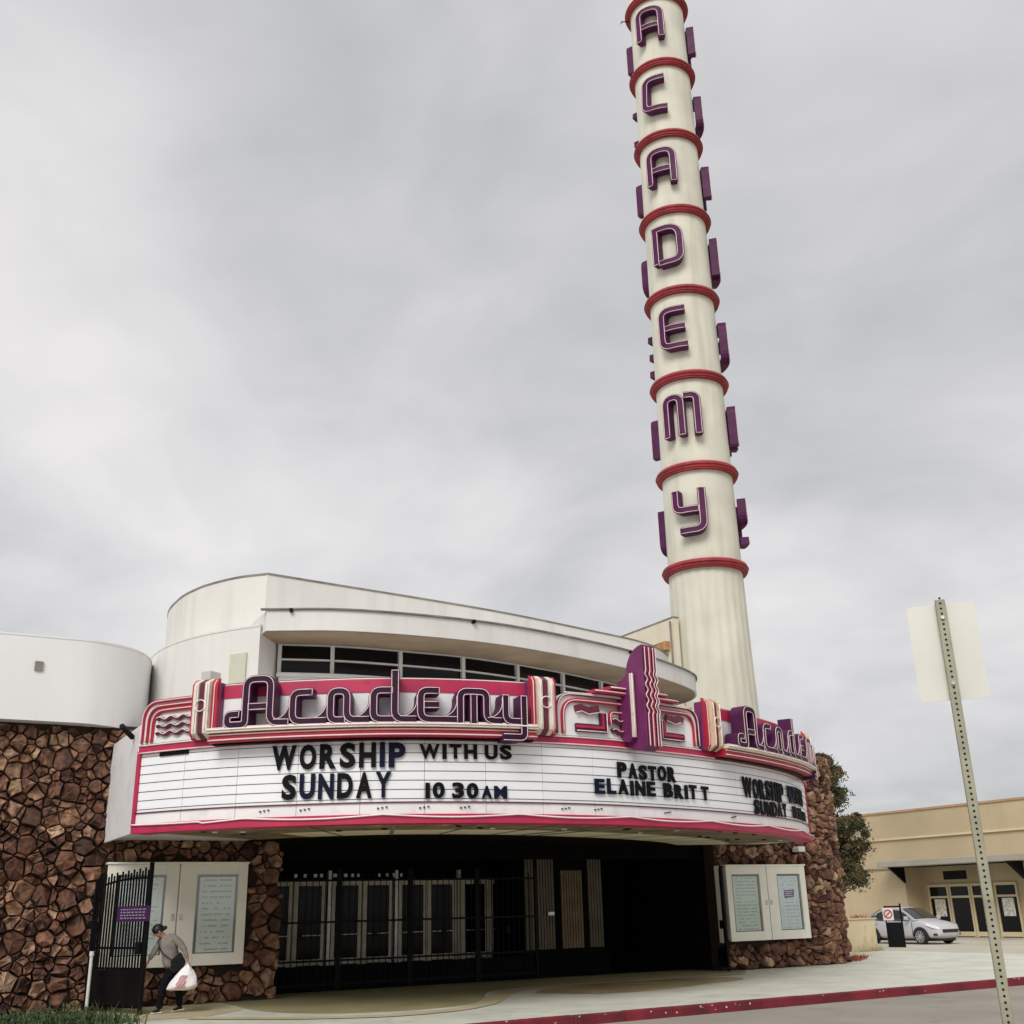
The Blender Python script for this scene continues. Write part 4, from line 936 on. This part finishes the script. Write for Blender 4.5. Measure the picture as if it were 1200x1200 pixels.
# ================================================================== far tan building
TAN = mat('tan_painted_stucco', (.50, .405, .265), .85, .14, .3, .1, 30, streak=.4, dirt=(.48, .37, .2)); TANL = mat('pale_tan_trim', (.66, .56, .36), .8, .08, .6)
SB = thing('store_building', 'plain tan stucco store with pale awning slab and glazed doors behind the silver car', 'building', W(50, 36, -.25))
US = 45.5
def SF(v, z, d): return W(US-d, v, z)
def sbox(name, v0, v1, z0, z1, d0, d1, m, par=None, bevel=0): return MB().box(SF, v0, v1, z0, z1, d0, d1).build(name, m, par or SB, bevel=bevel)
sbox('wall', 14, 34.0, -.4, 5.75, -8, 0, TAN); sbox('wall', 41.0, 75, -.4, 5.75, -8, 0, TAN); sbox('upper_wall', 34.0, 41.0, 3.1, 5.75, -8, 0, TAN); sbox('porch_back', 34.0, 41.0, -.4, 3.1, -8, -1.2, TAN)
sbox('parapet_cap', 14, 75, 5.75, 5.85, -8, .06, mat('reddish_parapet_cap', (.45, .28, .17), .8, .15, 2)); sbox('cornice', 14, 75, 4.42, 4.52, 0, .10, TANL); sbox('lower_band', 41.0, 75, 2.98, 3.05, 0, .05, COPING)
sbox('soffit_panel', 34.0, 41.0, 3.06, 3.1, -1.2, -.02, DARK)
sbox('awning_slab', 33.4, 41.6, 3.08, 3.36, .0, 1.2, mat('pale_awning', (.36, .34, .29), .7, .1, 1), bevel=.02)
for v in (34.0, 40.9):
    mb = MB(); mb.add([SF(v, 3.07, .02), SF(v, 3.07, 1.1), SF(v, 2.3, .02), SF(v+.12, 3.07, .02), SF(v+.12, 3.07, 1.1), SF(v+.12, 2.3, .02)], [(0, 1, 2), (3, 5, 4), (0, 2, 5, 3), (1, 4, 5, 2), (0, 3, 4, 1)]); mb.build('awning_bracket', IRON, SB)
for i, v in enumerate((39.35, 38.05, 36.75, 35.4)):
    mb = MB(); f = lambda a, z, d: SF(a, z, d-1.2)
    a, b = v, v+1.25
    for q in ((a, a+.09, -.24, 2.2), (b-.09, b, -.24, 2.2)): mb.box(f, q[0], q[1], q[2], q[3], .0, .10)
    mb.box(f, a+.09, b-.09, 2.08, 2.2, .0, .098); mb.box(f, a+.09, b-.09, 1.55, 1.65, .0, .098); mb.box(f, a+.09, b-.09, -.2, .0, .0, .098)
    d = mb.build('shop_door' if i == 1 else 'shop_window', TANL, SB); g = MB(); g.box(f, a+.09, b-.09, -.0, 2.08, .02, .04); g.build('pane', GLASSW, d)
    if i in (0, 3): g = MB(); g.box(f, a+.3, b-.3, .7, 1.5, .045, .05); pz = g.build('window_poster', mat('window_poster_paper', (.68, .66, .58), .6, .5, 9), d)
sbox('hanging_sign', 37.6, 38.9, 2.4, 2.8, -.5, -.4, IRON)

# ================================================================== dark gate end and no-stopping sign
GP = W(37.3, 33.0, -.2); gx, gy = L2(14.1, 44.4)
NS = thing('sliding_gate', 'black steel gate end in front of the silver car', 'gate', W(gx, gy, -.22))
def NF(a, b, c): return Vector((14.1+a*.95+b*.3, 44.4-a*.3+b*.95, c))
mb = MB(); mb.box(NF, .36, .43, 0, .08, -.22, 1.42); mb.build('gate_post', IRON, NS); mb = MB(); mb.box(NF, -.20, -.15, 0, .08, -.22, 1.35); mb.build('gate_post', IRON, NS)
mb = MB(); mb.box(NF, -.15, .36, .02, .06, -.15, .75); mb.build('steel_panel', IRON, NS); mb = MB(); mb.box(NF, -.15, .36, .0, .07, 1.28, 1.34); mb.build('rail', IRON, NS)
SG = thing('no_stopping_sign', 'white square sign with red ring hung on the black steel gate', 'sign', NF(-.05, -.05, .75))
mb = MB(); mb.box(NF, -.27, .12, -.03, -.012, .82, 1.27); mb.build('sign_plate', mat('white_sign_paint', (.80, .72, .70), .4, .05, 4), SG, bevel=.01)
mb = MB(); rr = [NF(-.075+.14*cos(2*pi*k/24), -.035, 1.05+.14*sin(2*pi*k/24)) for k in range(24)]; mb.tube(rr, .022, 6, closed=True); mb.tube([rr[3], rr[15]], .018); mb.build('red_ring', mat('red_sign_ink', (.5, .05, .05), .5), SG)

# ================================================================== parked car
def car(pos, heading, label):
    C = thing('parked_car', label, 'car', pos); p0 = Vector(pos); hx = Vector((cos(heading), sin(heading), 0)); hy = Vector((-sin(heading), cos(heading), 0))
    def F(x, y, z): return p0+hx*x+hy*y+Vector((0, 0, z))
    PAINT = glass('silver_car_paint', (.50, .50, .52), .3); TYRE = mat('tyre_rubber', (.015, .015, .015), .8, .2, 6); RIM = mat('alloy_rim', (.55, .55, .56), .3, .1, 6, metal=.8); CG = glass('car_glass', (.012, .014, .016), .04); TRIM = mat('black_car_trim', (.015, .015, .016), .5, .2, 6)
    st = [(-2.20, .42, .70, .60), (-2.14, .28, .98, .72), (-1.75, .22, 1.03, .80), (-1.35, .2, 1.0, .845), (-.7, .19, .965, .85), (0, .19, .95, .85), (.7, .19, .96, .85), (1.05, .2, .975, .845), (1.5, .2, .92, .83), (1.85, .21, .84, .77), (2.1, .25, .70, .66), (2.2, .36, .56, .50)]
    rows = []
    for x, zb, zs, hw in st:
        half = [(hw*.86, zb), (hw*.99, zb+.12), (hw, zb+(zs-zb)*.45), (hw*.985, zb+(zs-zb)*.66), (hw*.95, zs-.07), (hw*.86, zs-.01), (hw*.45, zs+.025)]
        sec = [F(x, y, z) for y, z in half]+[F(x, 0, zs+.035)]+[F(x, -y, z) for y, z in half[::-1]]; rows.append(sec)
    mb = MB(); mb.grid(rows, closed=True, caps=True); bd_ = mb.build('body', PAINT, C, smooth='auto'); ms = bd_.modifiers.new('sub', 'SUBSURF'); ms.levels = 2; ms.render_levels = 2
    prof = [(-1.72, 1.0), (-1.35, 1.22), (-1.0, 1.38), (-.6, 1.46), (-.1, 1.475), (.2, 1.43), (.6, 1.24), (1.08, .97)]
    def hwz(z): return .80-(z-.97)*.40
    rows = [[F(x, -hwz(z)*1.0, .94), F(x, -hwz(z), z-.03), F(x, -hwz(z)*.84, z+.0), F(x, 0, z+.02), F(x, hwz(z)*.84, z+.0), F(x, hwz(z), z-.03), F(x, hwz(z), .94)] for x, z in prof]
    mb = MB(); mb.grid(rows); mb.build('cabin', PAINT, C, smooth='auto')
    for sg in (-1, 1):
        for pts in ([(.86, 1.0), (.55, 1.2), (.18, 1.355), (-.25, 1.385), (-.25, 1.0)], [(-.33, 1.0), (-.33, 1.385), (-.65, 1.37), (-1.05, 1.25), (-1.2, 1.0)], [(-1.27, 1.02), (-1.14, 1.22), (-1.5, 1.06)]):
            mb = MB(); mb.add([F(x, sg*((hwz(z)+.80*.0)+(.012 if z > 1.05 else .022)), z) for x, z in pts], [tuple(range(len(pts)))]); mb.build('side_window', CG, C)
    ws = [(1.02, 1.005), (.6, 1.255), (.24, 1.425)]; mb = MB(); mb.grid([[F(x+.012, y*hwz(z)*.9, z+.012+.02*(1-y*y)) for y in (-1, -.5, 0, .5, 1)] for x, z in ws]); mb.build('windshield', CG, C, smooth=True)
    rw = [(-1.66, 1.045), (-1.35, 1.235), (-1.02, 1.385)]; mb = MB(); mb.grid([[F(x-.012, y*hwz(z)*.86, z+.012+.02*(1-y*y)) for y in (-1, -.5, 0, .5, 1)] for x, z in rw]); mb.build('rear_window', CG, C, smooth=True)
    for x in (1.32, -1.28):
        for sg in (-1, 1):
            ar = MB(); ar.add([F(x+.385*cos(a), sg*.868, max(.315+.385*sin(a), .2)) for a in [pi*k/16-.25 for k in range(18)]]+[F(x+.385*cos(a), sg*.6, max(.315+.385*sin(a), .2)) for a in [pi*k/16-.25 for k in range(18)]], [tuple(range(18))]+[(i, i+1, 19+i, 18+i) for i in range(17)]); ar.build('wheel_arch', TRIM, C)
            wh = MB(); rows = [[F(x+r*cos(2*pi*k/28), sg*y, .315+r*sin(2*pi*k/28)) for k in range(28)] for r, y in ((.2, .70), (.31, .70), (.318, .80), (.30, .885), (.235, .89), (.225, .86))]; wh.grid(rows, closed=True); wo = wh.build('wheel', TYRE, C, smooth='auto')
            rm = MB(); rm.add([F(x+.226*cos(2*pi*k/28), sg*.865, .315+.226*sin(2*pi*k/28)) for k in range(28)], [tuple(range(28))]); rm.build('hub_back', TRIM, wo)
            sp = MB()
            for k in range(10):
                a = 2*pi*k/10; b_ = .11; sp.add([F(x+.04*cos(a-.5), sg*.888, .315+.04*sin(a-.5)), F(x+.22*cos(a-b_), sg*.882, .315+.22*sin(a-b_)), F(x+.22*cos(a+b_), sg*.882, .315+.22*sin(a+b_)), F(x+.04*cos(a+.5), sg*.888, .315+.04*sin(a+.5))], [(0, 1, 2, 3)])
            sp.tube([F(x+.215*cos(2*pi*k/28), sg*.882, .315+.215*sin(2*pi*k/28)) for k in range(28)], .014, 5, closed=True); sp.tube([F(x, sg*.87, .315), F(x, sg*.9, .315)], .045, 10); sp.build('rim', RIM, wo)
    for sg in (-1, 1):
        mb = MB(); mb.add([F(1.62, sg*.818, .86), F(1.95, sg*.72, .78), F(2.13, sg*.56, .66), F(2.12, sg*.62, .60), F(1.95, sg*.775, .66), F(1.66, sg*.835, .76)], [tuple(range(6))]); mb.build('headlight', mat('headlight_lens', (.8, .82, .85), .1, .02, 3), C)
        mb = MB(); mb.tube([F(.78, sg*.86, 1.0), F(.80, sg*.98, 1.04)], .05, 8); mb.box(F, .74, .86, min(sg*.92, sg*1.08), max(sg*.92, sg*1.08), .98, 1.12); mb.build('mirror', PAINT, C, bevel=.03)
        mb = MB(); mb.box(F, 1.93, 2.06, min(sg*.63, sg*.755), max(sg*.63, sg*.755), .36, .44); mb.build('fog_lamp', TRIM, C)
        mb = MB(); mb.add([F(-2.17, sg*.66, .9), F(-2.02, sg*.79, .98), F(-1.85, sg*.81, .93), F(-2.12, sg*.75, .76)], [(0, 1, 2, 3)]); mb.build('tail_light', mat('tail_lens', (.4, .02, .02), .2), C)
        for x in (.3, -.7): mb = MB(); mb.box(F, x-.42, x-.27, min(sg*.855, sg*.88), max(sg*.855, sg*.88), .83, .86); mb.build('door_handle', PAINT, C)
        for x in (.93, -.29, -1.2): mb = MB(); mb.box(F, x-.006, x+.006, min(sg*.845, sg*.862), max(sg*.845, sg*.862), .32, .95); mb.build('door_gap', TRIM, C)
    mb = MB(); mb.box(F, 2.09, 2.215, -.45, .45, .48, .60); mb.build('grille', TRIM, C); mb = MB(); mb.box(F, -1.9, 1.9, -.6, .6, .14, .22); mb.build('underbody', TRIM, C)
hd = atan2(-CT, ST)            # parallel to the side street, towards the main road
fw = Vector((16.75, 49.0, -.25)); hv = Vector((cos(hd), sin(hd), 0)); rgt = Vector((hv.y, -hv.x, 0))
car(tuple(fw-hv*1.32-rgt*.8), hd, 'silver sedan parked in front of the tan store')

# ================================================================== foreground street sign
SP = (2.02, 5.0); sa = radians(-18)
SGN = thing('street_sign', 'back of a pale metal parking sign on a perforated square post', 'sign', (SP[0], SP[1], -.02))
rx = Vector((cos(sa), sin(sa), 0)); ry = Vector((-sin(sa), cos(sa), 0))
def PF(a, b, c): return Vector((SP[0], SP[1], 0))+rx*a+ry*b+Vector((0, 0, c))
POSTM = mat('galvanised_post', (.30, .29, .215), .55, .15, 12, metal=.2)
mb = MB(); mb.box(PF, -.022, .022, -.022, .022, -.1, 2.97); po = mb.build('post', POSTM, SGN, bevel=.004)
hm = MB()
for k in range(118):
    z = .05+k*.025
    for (fa, fb) in ((0, -.0225), (-.0225, 0)):
        if fa == 0: hm.add([PF(.0055*cos(2*pi*j/8), -.0229, z+.0055*sin(2*pi*j/8)) for j in range(8)], [tuple(range(8))])
        else: hm.add([PF(-.0229, .0055*cos(2*pi*j/8), z+.0055*sin(2*pi*j/8)) for j in range(8)], [tuple(range(8))])
o = hm.build('post_holes', BLACKL, po, clean=False); o['kind'] = 'stuff'
mb = MB(); poly = fillet([(-.1525, 2.50, .03), (.1525, 2.50, .03), (.1525, 2.955, .03), (-.1525, 2.955, .03)], 6, True)
mb.prism(poly, lambda a, z, d: PF(a, d, z), .023, .026); mb.build('sign_plate', mat('bare_aluminium_plate', (.60, .60, .55), .45, .05, 3, metal=.2), SGN)
for z in (2.57, 2.88): mb = MB(); mb.tube([PF(0, -.024, z), PF(0, -.034, z)], .009, 6); mb.build('bolt', BRIGHTM, SGN)

# ================================================================== person stooping with a carrier bag
PB0 = W(4.83, 21.56, 0); PB0.z = .012
ra = Vector((.957, .29, 0)); rb = Vector((-.29, .957, 0))       # a: rightwards across the view, b: away
def PP(cx, cy, b=0.0): return PB0+ra*((cx-440)*.00172)+rb*b+Vector((0, 0, (1104-cy)*.00160))
def skin(name, nodes, edges, m, parent, root=0, sub=2):
    """nodes: list of (pos, rx, ry)"""
    o0 = root_loc(parent); me = bpy.data.meshes.new(name); me.from_pydata([tuple(p-o0) for p, _, _ in nodes], edges, []); me.materials.append(m)
    o = bpy.data.objects.new(name, me); COL.objects.link(o); o.parent = parent
    md = o.modifiers.new('skin', 'SKIN'); md.use_smooth_shade = True; me.skin_vertices.new() if not me.skin_vertices else None
    for i, (p, a, b) in enumerate(nodes): me.skin_vertices[0].data[i].radius = (a, b); me.skin_vertices[0].data[i].use_root = (i == root)
    s_ = o.modifiers.new('sub', 'SUBSURF'); s_.levels = sub; s_.render_levels = sub; return o
def crease(o, k, size):
    tx = bpy.data.textures.new('folds', 'CLOUDS'); tx.noise_scale = size; tx.noise_depth = 2
    d = o.modifiers.new('folds', 'DISPLACE'); d.texture = tx; d.strength = k; d.mid_level = .5; d.texture_coords = 'LOCAL'; return o
PE = thing('person', 'stooping person in grey sweater and black trousers carrying a white plastic bag', 'person', PB0)
SKIN = mat('skin', (.42, .22, .15), .5, .1, 8); SWEAT = mat('grey_knit', (.235, .205, .185), .95, .15, 9, .3, 120); TROU = mat('black_trousers', (.006, .006, .009), .9, .3, 6, spec=.1); HAIR = mat('black_hair', (.010, .008, .008), .5, .3, 12); SHOE = mat('black_shoe', (.006, .006, .006), .7, .2, 8, spec=.15); SOLE = mat('white_sole', (.7, .68, .66), .6, .1, 8); PURSE = mat('black_bag_leather', (.006, .006, .007), .6, .3, 6, spec=.2)
# body under the clothes: pelvis, spine, neck, head, arms with hands, legs
nd = []; ed = []
def node(p, r, r2=None, to=None):
    nd.append((p, r, r2 or r)); i = len(nd)-1
    if to is not None: ed.append((to, i))
    return i
pel = node(PP(515, 610), .05, .05); sp1 = node(PP(475, 490), .05, .06, pel); sp2 = node(PP(430, 380), .07, .08, sp1); nk0 = node(PP(380, 310), .06, .06, sp2); hd0 = node(PP(345, 290, -.02), .055, .055, nk0); hd1 = node(PP(318, 268, -.03), .085, .09, hd0); hd2 = node(PP(296, 235, -.03), .075, .085, hd1)
sh = node(PP(470, 330, -.12), .04, .04, sp2); elb = node(PP(585, 440, -.16), .04, .04, sh); wr = node(PP(628, 545, -.17), .026, .026, elb); pm = node(PP(640, 580, -.175), .032, .022, wr)
sh2 = node(PP(345, 375, .10), .04, .04, sp2); el2 = node(PP(285, 470, .08), .037, .037, sh2); wr2 = node(PP(240, 565, .05), .025, .025, el2); pm2 = node(PP(226, 600, .045), .03, .022, wr2)
h1 = node(PP(475, 690, -.06), .045, .045, pel); k1 = node(PP(396, 860, -.08), .05, .05, h1); a1 = node(PP(382, 1050, -.08), .04, .04, k1)
h2 = node(PP(545, 690, .07), .045, .045, pel); k2 = node(PP(566, 860, .08), .05, .05, h2); a2 = node(PP(590, 1035, .10), .04, .04, k2)
bdy = skin('body', nd, ed, SKIN, PE)
def hand(palm, d, side, curl):
    d = d.normalized(); sd_ = side.normalized(); up = d.cross(sd_).normalized()
    for k, (o, l) in enumerate(((-.022, .055), (-.008, .068), (.007, .072), (.021, .064))):
        p = palm+sd_*o; q = [p, p+d*l*.5, p+d*l*.75+up*l*.35*curl, p+d*l*.7+up*l*.75*curl]
        skin('finger', [(q[0], .010, .010), (q[1], .0095, .0095), (q[2], .009, .009), (q[3], .008, .008)], [(0, 1), (1, 2), (2, 3)], SKIN, bdy, sub=1)
    p = palm-d*.03-sd_*.025; skin('thumb', [(p, .012, .012), (p-sd_*.025+d*.025, .011, .011), (p-sd_*.022+d*.055+up*.01, .009, .009)], [(0, 1), (1, 2)], SKIN, bdy, sub=1)
hand(PP(642, 590, -.178), PP(646, 640, -.18)-PP(640, 590, -.175), rb, 1.0)
hand(PP(224, 606, .045), PP(215, 660, .04)-PP(226, 606, .045), rb, .5)
# face: nose, eyes, mouth, ear
fd = (PP(262, 300, -.06)-PP(318, 268, -.03)).normalized(); fu = Vector((0, 0, 1))-fd*fd.z; fu.normalize(); fs = fd.cross(fu); hc = PP(306, 254, -.03)
def blob(name, c, r, sc_, m, par, seg=12):
    mb = MB(); rows = []
    for i in range(seg//2+1):
        t = pi*i/(seg//2); rows.append([Vector(c)+fd*(r*sc_[0]*cos(t))+fs*(r*sc_[1]*sin(t)*cos(2*pi*k/seg))+fu*(r*sc_[2]*sin(t)*sin(2*pi*k/seg)) for k in range(seg)])
    mb.grid(rows, closed=True); return mb.build(name, m, par, smooth=True)
blob('nose', hc+fd*.088-fu*.012, .022, (1, .7, 1.2), SKIN, bdy); blob('mouth', hc+fd*.078-fu*.052, .02, (.5, 1.2, .35), mat('lips', (.34, .11, .09), .5), bdy)
for sg in (-1, 1): blob('eye', hc+fd*.076+fs*.032*sg+fu*.012, .012, (.6, 1.2, .7), HAIR, bdy); blob('ear', hc-fd*.01+fs*.088*sg-fu*.01, .028, (.7, .35, 1.1), SKIN, bdy)
blob('hair', hc-fd*.022+fu*.030, .104, (1.02, .98, .92), HAIR, PE, 18); blob('hair_bun', PP(372, 222, .0), .055, (1.1, .9, .7), HAIR, PE)
# sweater: torso, hem, sleeves
nd = []; ed = []
a = node(PP(478, 660), .135, .15); b = node(PP(470, 570), .15, .165, a); c = node(PP(445, 460), .15, .17, b); d = node(PP(420, 365), .135, .165, c); e2 = node(PP(385, 320), .075, .08, d)
s1 = node(PP(472, 318, -.13), .075, .075, d); s2 = node(PP(530, 370, -.16), .068, .068, s1); s3 = node(PP(592, 445, -.17), .056, .056, s2); s4 = node(PP(624, 525, -.172), .042, .042, s3); s5 = node(PP(628, 545, -.172), .036, .036, s4)
t1 = node(PP(345, 360, .10), .065, .065, d); t2 = node(PP(288, 470, .08), .052, .052, t1); t3 = node(PP(244, 555, .05), .038, .038, t2)
crease(skin('sweater', nd, ed, SWEAT, PE, sub=3), .022, .09)
nd = []; ed = []
a = node(PP(505, 620), .125, .13); b = node(PP(465, 690, -.07), .095, .095, a); c = node(PP(420, 790, -.08), .083, .083, b); d = node(PP(398, 880, -.08), .072, .072, c); e2 = node(PP(384, 1066, -.08), .058, .058, d)
b = node(PP(548, 690, .08), .095, .095, a); c = node(PP(562, 790, .08), .083, .083, b); d = node(PP(570, 880, .08), .070, .070, c); e2 = node(PP(592, 1052, .10), .056, .056, d)
crease(skin('trousers', nd, ed, TROU, PE, sub=3), .016, .08)
for (an, toe, lift, b) in (((392, 1072), (318, 1090), 0, -.08), ((612, 1056), (522, 1088), .03, .10)):
    q = skin('shoe', [(PP(an[0]+6, an[1], b), .045, .040), (PP((an[0]+toe[0])/2, (an[1]+toe[1])/2+2, b), .043, .034), (PP(toe[0], toe[1], b), .034, .022)], [(0, 1), (1, 2)], SHOE, PE)
    mb = MB(); n_ = Vector((0, 0, .012)); A_ = PP(an[0]+26, an[1]+24, b); Bq = PP(toe[0]-14, toe[1]+10, b)
    mb.add([A_-rb*.035, A_+rb*.035, Bq+rb*.03, Bq-rb*.03, A_-rb*.035+n_, A_+rb*.035+n_, Bq+rb*.03+n_, Bq-rb*.03+n_], [(0, 1, 2, 3), (4, 5, 6, 7), (0, 1, 5, 4), (1, 2, 6, 5), (2, 3, 7, 6), (3, 0, 4, 7)]); mb.build('sole', SOLE, q, bevel=.005)
# crossbody purse
PU = thing('shoulder_bag', 'black crossbody bag hanging at the hip of the stooping person', 'bag', PP(545, 690, -.17), None)
mb = MB(); poly = fillet([(462, 560, 20), (556, 470, 20), (622, 580, 30), (580, 660, 30), (480, 700, 25)], 6, True)
mb.prism(poly, lambda x, y, d: PP(x, y, -.19-d), -.03, .045); mb.build('pouch', PURSE, PU, bevel=.02)
mb = MB(); st_ = [PP(480, 560, -.20), PP(430, 525, -.195), PP(375, 480, -.17), PP(340, 420, -.13), PP(328, 350, -.10), PP(345, 318, -.04)]; mb.tube([Vector(p) for p in spline([tuple(q) for q in st_], 6)], .010, 6); mb.build('strap', PURSE, PU)
# carrier bag
BG = thing('carrier_bag', 'bulging white plastic carrier bag with red print in the stooping person\'s hand', 'bag', PP(610, 880, -.2))
BAGM = mat('thin_white_plastic', (.82, .78, .80), .35, .04, 6, .3, 18); top = PP(640, 598, -.18); rows = []
rs = random.Random(9)
for i in range(15):
    t = i/14; cy = 598+t*275; wl = 6+ (188*(t**.75)); wr_ = 6+128*sin(min(t*1.15, 1)*pi/2); dp = .015+.13*sin(min(t*1.1, 1)*pi*.55)
    if t > .82: k = (t-.82)/.18; wl *= 1-.10*k*k; wr_ *= 1-.55*k*k; dp *= 1-.5*k*k
    cen = 640-22*t; row = []
    for j in range(28):
        an = 2*pi*j/28; rr = 1+.05*sin(an*5+i*.5)+rs.uniform(-.02, .02); x = cen+(wr_ if cos(an) > 0 else wl)*cos(an)*rr; row.append(PP(x, cy+6*sin(an*3)*t, -.19+dp*sin(an)*rr))
    rows.append(row)
mb = MB(); mb.grid(rows, closed=True, caps=True); bgo = mb.build('bag_body', BAGM, BG, smooth=True); sm_ = bgo.modifiers.new('sub', 'SUBSURF'); sm_.levels = 2; sm_.render_levels = 2; crease(bgo, .018, .05)
RINK = mat('red_ink', (.50, .04, .07), .5, .2, 8)
# red print follows the front of the bag
def bagpt(ti, an, out=.006):
    i = min(int(ti*14), 13); f_ = ti*14-i; j = int(an/(2*pi)*28) % 28; p = rows[i][j].lerp(rows[i+1][j], f_); q = rows[i][(j+1) % 28].lerp(rows[i+1][(j+1) % 28], f_); r = p.lerp(q, (an/(2*pi)*28) % 1); return r-rb*out
pm_ = MB()
for k in range(7):
    t0 = .45+k*.07; a0 = pi*1.32+rs.uniform(-.05, .05); pts = []
    for j in range(16): u_ = j/15; pts.append(bagpt(min(t0+.03*sin(u_*17+k*2), .97), a0+.62*u_, .009))
    pm_.tube(pts, .0055, 5)
pm_.build('red_print', RINK, bgo)
mb = MB(); mb.tube([PP(634, 606, -.18), PP(638, 572, -.2), PP(644, 604, -.18)], .008, 6); mb.build('bag_handle', BAGM, BG)
